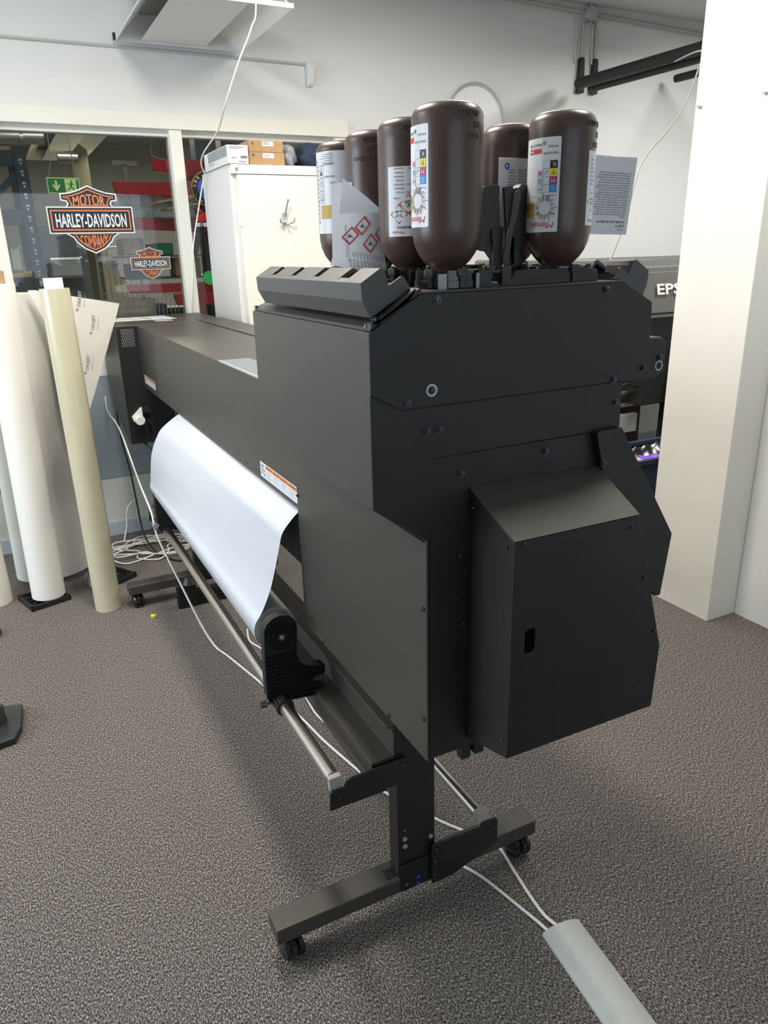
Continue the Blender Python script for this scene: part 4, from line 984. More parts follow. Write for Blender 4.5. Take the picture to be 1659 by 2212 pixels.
# pieces at the left edge
t = thing('roll_stand', 'black plastic foot with an upright plug at the bottom left edge', 'roll stand', (-.26, 2.66, 0))
b = N(); prism(b, [(-.39, 2.50), (-.20, 2.535), (-.178, 2.60), (-.168, 2.745), (-.175, 2.755), (-.39, 2.82)], .002, .027, 'z'); obj('base_plate', b, 'plastic', t, bevel=.004)
b = N(); lathe(b, [(.042, .027), (.040, .03), (.038, .085), (.032, .092), (0, .092)], (-.262, 2.665, 0), seg=32); obj('core_plug', b, 'plastic', t, smooth=40)
b = N(); prism(b, [(-.34, 3.40), (-.242, 3.42), (-.232, 3.475), (-.34, 3.52)], .001, .022, 'z'); tag(obj('roll_stand', b, 'plastic', None, bevel=.003), 'black foot corner peeking in at the left edge above the plugged foot', 'roll stand')

# spare plastic holder standing on the carpet under the printer
t = thing('spare_roll_holder', 'black ribbed plastic holder standing on the carpet beneath the far end of the printer', 'roll holder', (.58, 3.33, 0))
b = N(); box(b, .535, .625, 3.30, 3.34, 0.001, .118); box(b, .625, .80, 3.31, 3.34, .001, .08)
obj('holder_plate', b, 'plastic_matt', t, bevel=.004)
b = N()
for k in range(5): box(b, .53, .80 if k < 3 else .63, 3.296, 3.302, .018 + k * .022, .022 + k * .022)
for k in range(4): box(b, .545 + k * .024, .549 + k * .024, 3.296, 3.302, .005, .112)
obj('rib_grid', b, 'plastic_matt', t)
b = N(); cyl(b, (.60, 3.32, .118), (.60, 3.32, .150), .036, 20, r1=.02); obj('holder_cap', b, 'plastic', t, smooth=40)
b = N(); prism(b, [(.40, 3.262), (.424, 3.285), (.400, 3.292)], 0.001, .012, 'z'); tag(obj('paper_scrap', b, 'yellow'), 'tiny yellow scrap lying on the carpet by the far caster', 'scrap')

# ================================================================== CABLES
def cable(name, pts, r, m, label, cat='cable', n=10, seg=8):
    return tag(obj(name, tube(N(), pts, r, seg, n), m, smooth=80), label, cat)
cable('cord', [(.47, 4.49, .85), (.452, 4.30, .80), (.46, 3.95, .76), (.46, 3.515, .60), (.46, 3.265, .53), (.447, 3.125, .505), (.452, 3.08, .45), (.50, 3.00, .28), (.56, 2.92, .08), (.594, 2.85, .006), (.62, 2.75, .004), (.671, 2.515, .004), (.694, 2.384, .004), (.734, 2.191, .004), (.756, 2.025, .004), (.795, 1.824, .004), (.823, 1.697, .004), (.908, 1.515, .004), (.97, 1.41, .004), (1.005, 1.34, .004), (.992, 1.25, .004), (.980, 1.17, .004), (.974, 1.10, .005), (.980, 1.05, .009), (.985, .98, .009)], .0042, 'cable', 'white cord tied to the silver tube, then running over the carpet under the printer')
cable('cord', [(.762, 2.94, .004), (.74, 2.83, .004), (.768, 2.72, .004), (.80, 2.5, .004), (.797, 2.308, .004), (.793, 2.158, .004), (.839, 1.994, .004), (.885, 1.92, .004), (.93, 1.75, .004), (.85, 1.50, .004), (.87, 1.36, .004), (.905, 1.27, .004), (.937, 1.137, .004), (.950, 1.06, .008), (.955, .97, .009)], .0038, 'cable', 'thinner white cord snaking on the carpet beside the stand crossbeam')
b = N(); cyl(b, (.446, 3.08, .515), (.446, 3.10, .515), .012, 14); cyl(b, (.44, 3.09, .50), (.46, 3.09, .52), .006, 10); tag(obj('cord_clamp', b, 'zinc', smooth=40), 'small silver clamp holding the white cord at the far end of the silver tube', 'clamp')
P_ = []
rnd = random.Random(3)
for i in range(46):
    a = i * .62; R_ = .15 + .07 * math.sin(i * 1.7) + .03 * rnd.random()
    P_.append((.56 + R_ * 1.15 * math.cos(a) + .03 * math.sin(i * .9), 4.17 + R_ * .85 * math.sin(a), .006 + .0016 * (i % 9) + .006 * rnd.random()))
P_ += [(.72, 4.30, .05), (.70, 4.42, .16), (.60, 4.44, .24), (.50, 4.42, .20), (.47, 4.40, .08), (.44, 4.36, .01)]
cable('cable_coil', P_, .0048, 'cable', 'tangled heap of white cable on the carpet by the far wall', 'cable')
cable('power_cable', [(.51, 4.44, .80), (.515, 4.42, .60), (.53, 4.35, .42), (.532, 4.28, .26), (.535, 4.20, .10), (.56, 4.10, .03), (.60, 4.0, .008), (.66, 3.90, .006), (.72, 3.90, .006), (.70, 4.0, .006)], .005, 'cable_black', 'black power cable hanging from the far end of the printer to the carpet')
cable('black_hose', [(.56, 3.90, .70), (.60, 3.86, .665), (.70, 3.84, .655), (.84, 3.84, .67)], .006, 'cable_black', 'short black hose sagging beneath the far end box')
cable('hanging_cable', [(1.25, 3.60, 3.12), (1.235, 3.60, 2.646), (1.205, 3.60, 2.539), (1.137, 3.61, 2.403), (1.085, 3.70, 2.243), (1.115, 3.95, 2.18), (1.085, 4.15, 2.10), (1.10, 4.28, 2.06), (1.135, 4.36, 2.02), (1.130, 4.40, 1.98), (1.103, 4.42, 1.87), (1.050, 4.43, 1.66), (1.028, 4.44, 1.48), (1.00, 4.46, 1.27), (.98, 4.50, 1.0), (.96, 4.50, .4)], .0038, 'cable', 'white cable hanging from the ceiling past the white cabinet and down the window post')
# rubber cable cover
t = thing('cable_cover', 'grey half-round rubber cable cover lying on the carpet at the bottom right', 'cable cover', (.95, .6, 0))
b = N(); ends = [Vector((.988, 1.052, 0)), Vector((.895, .15, 0))]; d = (ends[1] - ends[0]).normalized(); n_v = Vector((-d.y, d.x, 0))
pr2 = [(-.054, 0), (-.052, .006), (-.036, .014), (-.015, .0185), (.015, .0185), (.036, .014), (.052, .006), (.054, 0), (.018, 0), (.016, .010), (-.016, .010), (-.018, 0)]
A_ = [b.verts.new(ends[0] + n_v * p[0] + Vector((0, 0, p[1] + .0005))) for p in pr2]; B_ = [b.verts.new(ends[1] + n_v * p[0] + Vector((0, 0, p[1] + .0005))) for p in pr2]
for i in range(12): b.faces.new([A_[i], A_[(i + 1) % 12], B_[(i + 1) % 12], B_[i]])
b.faces.new(A_[::-1]); b.faces.new(B_)
obj('rubber_profile', b, 'duct', t, smooth=25)

# ================================================================== SHEETS ON TOP
q = Print(lambda x, y, h: Vector((.50 + x * .98 + y * .10, 4.37 - y, 1.2900 + h)), step=1)
q.rect(0, 0, .33, .26, 'booklet', 0)
for i in range(9):
    for j in range(4):
        if (i * 3 + j * 5) % 4: q.rect(.03 + j * .075, .03 + i * .022, .03 + j * .075 + .03 + .012 * ((i + j) % 3), .035 + i * .022 + (.006 if j == 2 else 0), 'ink_grey', .0003)
tag(q.done('instruction_sheet'), 'printed white instruction sheet lying on the far end of the printer', 'sheet of paper')

# ================================================================== WHITE CABINET AND WHAT IS ON IT
cb = thing('cabinet', 'tall white steel cabinet with a coat hook standing against the far wall', 'cabinet', (1.47, 4.2, 0))
b = N(); box(b, 1.155, 1.80, 3.955, 4.50, .02, 2.03); obj('body', b, 'cream_side', cb, bevel=.004)
b = N(); box(b, 1.158, 1.80, 3.925, 3.955, 1.985, 2.028); obj('top_strip', b, 'cream', cb, bevel=.002)
dr = obj('door', box(N(), 1.185, 1.79, 3.918, 3.950, .06, 1.98), 'cream', cb, bevel=.003)
b = N(); cyl(b, (1.180, 3.918, 1.74), (1.180, 3.918, 1.82), .008, 14); obj('hinge', b, 'cream_side', dr, smooth=40)
b = N(); box(b, 1.178, 1.190, 3.922, 3.926, 1.998, 2.012); obj('maker_badge', b, 'ink_grey', cb)
b = N(); tube(b, [(1.418, 3.915, 1.78), (1.418, 3.900, 1.80), (1.420, 3.885, 1.83), (1.424, 3.875, 1.858)], .006, 8); cyl(b, (1.424, 3.875, 1.852), (1.425, 3.872, 1.866), .008, 12)
obox(b, (1.418, 3.912, 1.775), (1, 0, 0), (0, 1, 0), (0, 0, 1), .012, .005, .028)
for s in (-1, 1): tube(b, [(1.418, 3.908, 1.765), (1.418 + s * .018, 3.895, 1.752), (1.418 + s * .036, 3.880, 1.758), (1.418 + s * .038, 3.876, 1.775)], .005, 8)
tube(b, [(1.418, 3.908, 1.765), (1.418, 3.880, 1.742), (1.418, 3.865, 1.750)], .005, 8)
obj('coat_hook', b, 'zinc', dr, smooth=50)
t = thing('flat_white_box', 'flat white carton with small print on the left of the cabinet top', 'box', (1.19, 4.1, 2.03))
b = N(); box(b, 1.145, 1.252, 3.93, 4.38, 2.031, 2.115); obj('carton', b, 'cream_side', t, bevel=.001)
q = Print(lambda x, y, h: Vector((1.145 + x, 3.9295 - h, 2.115 - y)), step=1)
for i in range(12): q.rect(.065 + i * .003, .048, .066 + i * .003 + .0007 * (i % 3), .060, 'ink_black')
q.rect(.012, .008, .087, .011, 'ink_grey'); q.rect(.012, .014, .070, .0165, 'ink_grey'); q.rect(.02, .056, .045, .060, 'ink_grey'); q.rect(.055, .073, .095, .077, 'ink_grey')
q.done('carton_print', t)
q = Print(lambda x, y, h: Vector((1.1445 - h, 4.30 - x, 2.115 - y)), step=1)
q.rect(.0, .004, .36, .05, 'greybag', 0); q.rect(.02, .060, .12, .064, 'ink_grey'); q.done('clear_tape', t)
def carton(z0, z1, x1, label):
    t = thing('brown_carton', label, 'box', (1.35, 4.0, z0)); b = N(); box(b, 1.262, x1, 3.945, 4.25, z0, z1); obj('carton', b, 'card', t, bevel=.001)
    q = Print(lambda x, y, h: Vector((1.262 + x, 3.9445 - h, z1 - y)), step=1); q.rect(.07, .004, .13, .026, 'label', 0); q.rect(.075, .008, .100, .011, 'magenta' if z0 > 2.07 else 'lcyan'); q.rect(.075, .015, .11, .018, 'ink_grey'); q.rect(.015, .010, .028, .013, 'ink_black'); q.rect(.015, .016, .028, .019, 'ink_black'); q.done('carton_label', t)
carton(2.031, 2.088, 1.448, 'lower of two brown cartons on the white cabinet'); carton(2.089, 2.142, 1.443, 'upper of two brown cartons on the white cabinet')
def blob(c, r, seed, m, nm, label, cat, sub=3, amp=.25):
    b = N(); bmesh.ops.create_icosphere(b, subdivisions=sub, radius=1.0); rn = random.Random(seed); ph = [rn.uniform(0, 6) for _ in range(6)]
    for v in b.verts:
        p = v.co; k = 1 + amp * (math.sin(p.x * 4 + ph[0]) * math.sin(p.y * 5 + ph[1]) + .5 * math.sin(p.z * 7 + ph[2] + p.x * 5))
        v.co = Vector((c[0] + p.x * r[0] * k, c[1] + p.y * r[1] * k, max(c[2] + p.z * r[2] * k, c[2] - r[2] * .8)))
    return tag(obj(nm, b, m, smooth=180), label, cat)
blob((1.49, 4.06, 2.085), (.055, .07, .062), 1, 'greybag', 'plastic_bag', 'grey see-through plastic bag beside the brown cartons', 'bag')
blob((1.63, 4.06, 2.082), (.085, .10, .062), 2, 'navy', 'folded_cloth', 'dark navy cloth bundle on the white cabinet behind the bottles', 'cloth')

# ================================================================== WALL AND CEILING FITTINGS
def tubething(name, pts, r, m, label, cat): return tag(obj(name, tube(N(), pts, r, 10, 1, smooth=False), m, smooth=50), label, cat)
tubething('conduit', [(-1.5, YW - .010, 2.622), (.9, YW - .010, 2.63), (1.83, YW - .010, 2.625)], .006, 'cable_grey', 'thin grey conduit along the far wall above the window', 'conduit')
t = thing('motion_sensor', 'small white wedge-shaped sensor at the end of the wall conduit', 'sensor', (1.85, YW, 2.52))
b = N(); prism(b, [(YW - .002, 2.648), (YW - .035, 2.642), (YW - .060, 2.60), (YW - .030, 2.52), (YW - .002, 2.51)], 1.825, 1.862, 'x'); obj('housing', b, 'cream_side', t, bevel=.006)
b = N(); prism(b, [(YW - .036, 2.628), (YW - .061, 2.60), (YW - .045, 2.56)], 1.832, 1.855, 'x'); obj('lens', b, 'white_plastic', t, bevel=.002)
tubething('conduit', [(2.9, YW - .016, 3.105), (4.0, YW - .016, 3.075), (6.2, YW - .016, 3.02)], .012, 'cable_grey', 'pale conduit under the ceiling above the black poles', 'conduit')
t = thing('junction_box', 'grey round junction box with glands on the ceiling conduit', 'junction box', (3.95, YW, 3.03))
b = N(); cyl(b, (3.89, YW - .001, 3.07), (3.89, YW - .05, 3.07), .042, 20); obj('box_body', b, 'ring_grey', t, smooth=40)
b = N()
for a in range(8): A = a * PI / 4; cyl(b, (3.89 + .042 * math.cos(A), YW - .03, 3.07 + .042 * math.sin(A)), (3.89 + .062 * math.cos(A), YW - .03, 3.07 + .062 * math.sin(A)), .009, 10)
obj_each('cable_gland', b, 'alu', t, smooth=40)
for i, x in enumerate((3.79, 3.845, 3.93, 3.96)):
    tubething('conduit', [(x, YW - .012, 3.04), (x + .005, YW - .012, 2.78)], .008, 'cable_grey', ['leftmost of four thin vertical conduits dropping to the black bracket', 'second vertical conduit dropping from the junction box', 'third vertical conduit dropping from the junction box', 'rightmost of four thin vertical conduits by the junction box'][i], 'conduit')
def pole(x, y0, x2, y2, z, r, label):
    b = N(); cyl(b, (x, y0, z), (x2, y2, z + .01), r, 20); return tag(obj('black_pole', b, 'black', smooth=40), label, 'pole')
pole(3.695, 4.36, 3.76, 2.9, 2.62, .034, 'thicker and longer black pole mounted under the ceiling at the right')
pole(3.80, 4.36, 3.88, 2.9, 2.60, .026, 'thinner black pole just under the thicker one')
pole(4.62, 4.40, 4.68, 3.2, 2.72, .026, 'short black pole end seen just left of the column')
for i, x in enumerate((3.84, 3.96)):
    t = thing('pole_bracket', ['black upright bracket behind the thick pole, the left one', 'black upright bracket behind the thick pole, the right one'][i], 'bracket', (x, YW, 2.6)); b = N(); prism(b, [(x - .028, 2.60), (x + .028, 2.60), (x + .018, 2.80), (x + .012, 2.815), (x - .012, 2.815), (x - .018, 2.80)], 4.495, YW - .002); obj('bracket_arm', b, 'black', t, bevel=.004)
b = N(); cyl(b, (4.5, 3.6, 3.0), (3.4, 2.2, 3.0), .04, 16); tag(obj('ceiling_duct', b, 'black', smooth=40), 'dark duct under the ceiling at the top right beside the column', 'duct')
cable('thin_wire', [(3.75, 3.6, 2.60), (3.304, 3.0, 2.494), (3.293, 3.0, 2.404), (3.225, 3.0, 2.251), (3.122, 3.0, 2.129), (2.991, 3.0, 2.01), (2.936, 3.0, 1.883), (2.894, 3.0, 1.711), (2.85, 3.05, 1.50), (2.80, 3.2, 1.0), (2.8, 3.2, .01)], .0045, 'cable_grey', 'thin grey wire hanging down behind the booklet')
t = thing('wall_fan_guard', 'faint round wire guard on the far wall behind the bottles', 'fan guard', (3.05, YW, 2.42))
b = N()
for rr, th in ((.225, .006), (.213, .002)):
    lathe(b, [(rr - th, 0), (rr, -th), (rr + th, 0), (rr, th), (rr - th, 0)], (2.98, YW - .03, 2.38), (0, 1, 0), 56)
obj('guard_ring', b, 'ring_grey', t, smooth=50)
b = N(); cyl(b, (2.98, YW - .002, 2.38), (2.98, YW - .022, 2.38), .218, 48); obj('guard_disc', b, 'cream_side', t)
# light fitting hung near the far wall
t = thing('hanging_light_fitting', 'white steel light fitting with flared sides hanging close to the far wall', 'light fitting', (1.1, 4.1, 2.65))
LY0, LY1 = 3.66, 4.49
b = N(); prism(b, [(.90, 2.660), (1.24, 2.660), (1.23, 2.672), (.91, 2.672)], LY0 + .01, LY1 - .01); obj('centre_panel', b, 'cream_side', t, bevel=.002)
b = N(); prism(b, [(.772, 2.652), (.776, 2.648), (.90, 2.775), (.895, 2.78)], LY0, LY1); obj('side_flare', b, 'cream_side', t)
b = N(); prism(b, [(1.432, 2.652), (1.428, 2.648), (1.25, 2.775), (1.255, 2.78)], LY0, LY1); obj('side_flare', b, 'cream_side', t)
b = N(); prism(b, [(.772, 2.648), (1.432, 2.648), (1.30, 2.79), (.89, 2.79)], LY1, LY1 + .004); obj('end_plate', b, 'cream_side', t)
b = N(); prism(b, [(.772, 2.648), (1.432, 2.648), (1.432, 2.668), (.772, 2.668)], LY0 - .004, LY0); obj('end_plate', b, 'cream_side', t)
b = N(); box(b, .885, 1.265, LY0, LY1, 2.776, 2.86); obj('housing', b, 'alu', t, bevel=.002)
b = N()
for x, y in ((.95, 3.8), (1.2, 3.8), (.95, 4.35), (1.2, 4.35)): cyl(b, (x, y, 2.86), (x, y, 3.13), .002, 6)
obj_each('suspension_wire', b, 'zinc', t)
b = N(); box(b, .762, .774, LY1 - .02, LY1 + .004, 2.65, 2.68); obj('end_clip', b, 'black', t)
# screws in the column
b = N()
for i, (y, z) in enumerate(((2.333, 2.108), (2.042, 2.107))):
    b = N(); lathe(b, [(0, 0), (.007, 0), (.006, .004), (.0035, .006), (.0035, .010), (.008, .012), (.006, .017), (0, .018)], (2.598, y, z), (-1, 0, 0), 14)
    tag(obj('wall_screw', b, 'zinc', smooth=40), ['screw sticking out of the white column near its left edge', 'screw sticking out of the white column at the right picture edge'][i], 'screw')

# ================================================================== SECOND PRINTER AND BIN BEHIND THE COLUMN
ep = thing('grey_office_printer', 'grey wide printer with raised lid standing against the wall beside the column', 'printer', (4.1, 3.75, 0))
b = N(); prism(b, [(3.62, 1.02), (3.60, 1.30), (3.66, 1.495), (4.15, 1.515), (4.15, .98)][::-1], 1, 2, 'x') if False else None
b = N(); prism(b, [(3.46, 1.10), (3.44, 1.20), (3.50, 1.47), (3.56, 1.512), (4.05, 1.525), (4.05, 1.0), (3.50, 1.0)], 3.02, 4.9, 'x'); obj('body', b, 'epson', ep, bevel=.012, seg=3)
b = N(); prism(b, [(3.400, 1.175), (3.465, 1.475), (3.50, 1.480), (3.45, 1.170)], 3.455, 4.8, 'x'); ld = obj('lid', b, 'epson_light', ep, bevel=.006, seg=3)
b = N(); prism(b, [(3.397, 1.205), (3.449, 1.445), (3.456, 1.446), (3.406, 1.202)], 3.50, 4.75, 'x'); obj('lid_panel', b, 'epson_light', ld, bevel=.004)
q = Print(lambda x, y, h: Vector((3.60 + x, 3.4125 + (.075 - y) * .21 - h, 1.312 + (.075 - y) * .977)), step=1); q.text('EPSON', .0, .072, .088, 'white_plastic', .004, bold=.025, width=.42); q.done('lid_lettering', ld)
b = N()
for x in (3.55, 3.95): box(b, x, x + .16, 3.57, 3.60, 1.508, 1.516)
obj_each('top_slot', b, 'alu', ep)
b = N(); box(b, 3.60, 4.7, 3.46, 3.9, .62, 1.02); obj('lower_body', b, 'black', ep, bevel=.005)
b = N(); box(b, 3.86, 3.98, 3.35, 3.55, 0.03, .95); box(b, 3.2, 3.26, 3.7, 3.8, .03, 1.0); obj_each('stand_leg', b, 'black', ep, bevel=.004)
for z in (.70, .62): obj('guide_tube', cyl(N(), (3.0, 3.55, z), (4.6, 3.55, z), .016, 16), 'steel', ep, smooth=40)
b = N(); cyl(b, (3.36, 3.56, .52), (3.36, 3.52, .52), .018, 16); box(b, 3.50, 3.64, 3.52, 3.56, .44, .56); obj_each('knob', b, 'alu', ep, bevel=.002)
b = N(); box(b, 3.0, 3.9, 3.75, 3.85, .10, .60); obj('back_screen', b, 'black', ep)
cable('black_wires', [(3.3, 3.5, .78), (3.42, 3.5, .74), (3.5, 3.5, .77), (3.6, 3.5, .74), (3.8, 3.5, .79)], .006, 'cable_black', 'black wires looping under the grey printer')
bi = thing('waste_bin', 'open waste bin lined with a black bag beside the column', 'bin', (3.25, 3.0, 0))
b = N(); box(b, 2.97, 3.56, 2.85, 3.19, 0.0, .02); box(b, 2.97, 3.56, 2.85, 2.856, .02, .456); box(b, 2.97, 3.56, 3.184, 3.19, .02, .456); box(b, 2.97, 2.976, 2.856, 3.184, .02, .456); box(b, 3.554, 3.56, 2.856, 3.184, .02, .456); obj('bin_body', b, 'navy', bi)
b = N(); box(b, 2.96, 3.57, 2.84, 2.865, .455, .485); box(b, 2.96, 3.57, 3.175, 3.20, .455, .485); box(b, 2.96, 2.985, 2.84, 3.2, .455, .485); box(b, 3.545, 3.57, 2.84, 3.2, .455, .485)
obj('bin_rim', b, 'navy', bi, bevel=.004)
b = N(); G = [[(2.975 + .58 * i / 24, 2.855 + .335 * j / 14, .478 - .13 * (math.sin(PI * i / 24) * math.sin(PI * j / 14)) ** .6 + .014 * math.sin(i * 1.9 + j * .8) * math.sin(j * 1.3)) for j in range(15)] for i in range(25)]
sheet(b, G, .002); obj('bin_liner', b, 'bag', bi, smooth=180)
blob((3.22, 2.98, .42), (.09, .07, .035), 5, 'purple', 'purple_wrapper', 'crumpled purple wrapper on top of the rubbish in the bin', 'wrapper')
blob((3.13, 2.99, .43), (.03, .04, .02), 6, 'wood', 'paper_scrap', 'crumpled beige paper on top of the rubbish in the bin', 'scrap')

# ================================================================== STICKERS ON THE GLASS
def inset(P, d):
    n = len(P); out = []; A = sum(P[i][0] * P[(i + 1) % n][1] - P[(i + 1) % n][0] * P[i][1] for i in range(n)); sg = 1 if A > 0 else -1
    for i in range(n):
        p0, p1, p2 = Vector(P[i - 1]), Vector(P[i]), Vector(P[(i + 1) % n])
        a = (p1 - p0).normalized(); c = (p2 - p1).normalized(); n1 = Vector((-a.y, a.x)) * sg; n2 = Vector((-c.y, c.x)) * sg
        m = (n1 + n2); m = m.normalized() if m.length > 1e-6 else n1; k = d / max(.45, m.dot(n1)); out.append(tuple(p1 + m * k))
    return out
def shield(cx, cz, s, label):
    """bar-and-shield emblem; s = width of its bar"""
    k = s / .43
    up = [(-.118, -.062), (-.104, -.082), (-.112, -.100), (-.138, -.104), (-.138, -.128), (-.095, -.133), (-.045, -.148), (0, -.168)]
    up = up + [(-x, y) for x, y in up[-2::-1]]
    lo = [(-.100, .062), (-.128, .068), (-.100, .085), (-.088, .108), (-.050, .142), (0, .165)]
    lo = lo + [(-x, y) for x, y in lo[-2::-1]]
    bar = [(-.215, -.062), (.215, -.062), (.215, .062), (-.215, .062)]
    q = Print(lambda x, y, h: Vector((cx + x * k, YW + .054 - h * .6, cz - y * k)), step=1)
    for P in (up, lo, bar): q.poly(inset(P, -.007), 'deco_white', .0)
    for P in (up, lo): q.poly(P, 'deco_black', .0006); q.poly(inset(P, .009), 'deco_orange', .0012); q.poly(inset(P, .015), 'deco_black', .0018)
    q.poly(inset(bar, -.006), 'deco_white', .0022)
    q.poly(bar, 'deco_black', .0028); q.poly(inset(bar, .010), 'deco_orange', .0032); q.poly(inset(bar, .017), 'deco_black', .0036)
    q.text('HARLEY-DAVIDSON', 0, .034, .094, 'deco_white', .0044, bold=.022, width=.365, align='c')
    q.text('MOTOR', 0, -.072, .062, 'deco_orange', .0044, bold=.03, width=.165, align='c', warp=lambda x, y: (x, y + (-.016 * (1 - min(1, abs(x) / .09) ** 1.3) * (1 if y < -.09 else .2))))
    q.text('COMPANY', 0, .118, .058, 'deco_orange', .0044, bold=.03, width=.155, align='c', warp=lambda x, y: (x * (1 - max(0, y - .075) * 4), y + (.022 * (1 - min(1, abs(x) / .09)) * (1 if y > .09 else 0))))
    return tag(q.done('shield_sticker'), label, 'sticker')
shield(.545, 1.799, .430, 'large orange, black and white bar-and-shield sticker on the window')
shield(.832, 1.568, .214, 'small orange, black and white bar-and-shield sticker on the window')
q = Print(lambda x, y, h: Vector((1.205 + x, YW + .054 - h * .6, 1.965 - y)), step=1)
q.disc(0, 0, .100, 'deco_black', 0, 40); q.disc(0, 0, .096, 'gold', .0004, 40, .093); q.disc(0, 0, .062, 'blue', .0006, 40)
for i in range(5):
    a = 2 * PI * i / 5 - PI / 2; a2 = a + PI / 5; a0 = a - PI / 5
    q.poly([(0, 0), (.020 * math.cos(a0), .020 * math.sin(a0)), (.048 * math.cos(a), .048 * math.sin(a)), (.020 * math.cos(a2), .020 * math.sin(a2))], 'wood', .001)
for i, ch in enumerate('LEE BIG BEND · MEN · '):
    a = -PI * .95 + i * 2 * PI / 21; q.text(ch, .072 * math.cos(a), .072 * math.sin(a), .022, 'wood', .001, rot=a + PI / 2, bold=.03) if ch.strip() else None
tag(q.done('round_sticker'), 'round black and blue sticker on the window, half hidden by the cabinet', 'sticker')
q = Print(lambda x, y, h: Vector((1.115 + x, YW + .054 - h * .6, 1.865 - y)), step=1)
q.poly([(.0, .0), (.03, .005), (.055, .03), (.08, .0), (.13, .0), (.13, .075), (.0, .075), (.02, .045)], 'red', 0); q.poly([(.0, .0), (.04, .03), (.0, .04)], 'deco_black', .0005); q.rect(-.01, .078, .13, .108, 'deco_white', 0); q.text('G', .022, .104, .028, 'deco_black', .0006, bold=.04); q.frame(-.01, .078, .13, .108, .004, 'deco_black', .0008)
tag(q.done('red_sticker'), 'red, black and white sticker with a letter G on the right window pane', 'sticker')
q = Print(lambda x, y, h: Vector((1.165 + x, YW + .054 - h * .6, 1.478 - y)), step=1)
MT['lime'] = mat('lime_print', (.03, .45, .10), .5)
q.disc(0, 0, .040, 'lime', 0, 24); q.disc(.0, 0, .03, 'green', .0004, 24, .026); tag(q.done('green_sticker'), 'round green sticker low on the right window pane', 'sticker')

# ================================================================== STORE ROOM BEHIND THE GLASS
def simple(name, b, m, label, cat, group=None, bevel=0.0, smooth=0): return tag(obj(name, b, m, bevel=bevel, smooth=smooth), label, cat, group)
# emergency exit sign
t = thing('exit_sign', 'green exit sign with arrow and running figure hanging behind the window', 'sign', (.525, 5.6, 2.0))
q = Print(lambda x, y, h: Vector((.425 + x, 5.598 - h, 2.10 - y)), step=1)
q.rect(0, 0, .198, .095, 'exit_green', 0); q.rect(.108, .008, .190, .087, 'exit_pale', .0008); q.frame(0, 0, .198, .095, .005, 'exit_pale', .001)
q.line((.055, .018), (.055, .060), .012, 'exit_pale', .001); q.poly([(.030, .045), (.055, .082), (.080, .045), (.070, .040), (.055, .062), (.040, .040)], 'exit_pale', .0012)
q.disc(.148, .022, .007, 'exit_green', .0012, 12); q.line((.150, .030), (.142, .052), .012, 'exit_green', .0012); q.line((.142, .052), (.158, .064), .007, 'exit_green', .0012); q.line((.158, .064), (.154, .080), .006, 'exit_green', .0012); q.line((.142, .052), (.134, .066), .007, 'exit_green', .0012); q.line((.134, .066), (.118, .072), .006, 'exit_green', .0012)
q.line((.150, .034), (.166, .042), .005, 'exit_green', .0012); q.line((.148, .034), (.130, .040), .005, 'exit_green', .0012); q.line((.130, .040), (.124, .030), .005, 'exit_green', .0012); q.rect(.176, .012, .190, .087, 'exit_green', .0014)
q.done('sign_face', t)
b = N(); box(b, .423, .625, 5.60, 5.615, 2.003, 2.102); obj('sign_box', b, 'green', t)
b = N(); tube(b, [(.44, 5.607, 2.10), (.47, 5.607, 2.20), (.50, 5.607, 3.1)], .003, 6, 1); tube(b, [(.61, 5.607, 2.10), (.60, 5.607, 2.20), (.58, 5.607, 3.1)], .003, 6, 1); obj_each('hanging_wire', b, 'zinc', t)
# lit light fittings
def louvre(x0, x1, y0, y1, z, label, dz=.10):
    t = thing('store_light_fitting', label, 'light fitting', ((x0 + x1) / 2, (y0 + y1) / 2, z))
    w_ = x1 - x0
    b = N(); prism(b, [(x0 + .3 * w_, z + .01), (x1 - .3 * w_, z + .01), (x1 - .3 * w_, z + .02), (x0 + .3 * w_, z + .02)], y0, y1); obj('centre_panel', b, 'cream', t)
    for a, c in ((x0, x0 + .22 * w_), (x1, x1 - .22 * w_)):
        b = N(); prism(b, [(a, z), (a + (.006 if a < c else -.006), z - .004), (c, z + dz), (c, z + dz + .006)], y0, y1); obj('side_flare', b, 'cream', t)
    b = N(); prism(b, [(x0, z), (x1, z), (x1 - .2 * w_, z + dz + .02), (x0 + .2 * w_, z + dz + .02)], y1, y1 + .006); obj('end_plate', b, 'cream', t)
    b = N(); box(b, x0 + .2 * w_, x1 - .2 * w_, y0, y1, z + dz + .006, z + dz + .06); obj('housing', b, 'store_dark', t)
louvre(.56, 1.16, 6.6, 9.8, 2.65, 'nearer white louvred light fitting in the store room')
louvre(1.75, 2.35, 6.2, 8.0, 2.72, 'further white louvred light fitting in the store room')
louvre(1.45, 2.0, 5.4, 6.4, 2.50, 'white light fitting seen through the right window pane')
b = N(); cyl(b, (-1.0, 6.5, 2.43), (.52, 6.5, 2.45), .05, 24); 
for x in (-.2, .1, .36): cyl(b, (x, 6.5, 2.44), (x + .02, 6.5, 2.44), .056, 24)
simple('ventilation_duct', b, 'duct_steel', 'round steel ventilation duct under the store room ceiling', 'duct', smooth=40)
b = N(); cyl(b, (.55, 6.0, 2.26), (.68, 6.0, 2.26), .035, 20); simple('ceiling_lamp', b, 'duct_steel', 'small round silver lamp above the exit sign', 'lamp', smooth=40)
b = N(); box(b, -1.5, 2.5, 6.35, 6.5, 2.86, 2.98); simple('ceiling_beam', b, 'wall_beige', 'pale beam crossing beneath the store room ceiling', 'beam')
b = N(); box(b, 1.25, 1.65, 7.2, 7.5, 2.70, 2.78); simple('square_vent', b, 'black', 'dark square ceiling vent in the store room', 'vent', bevel=.01)
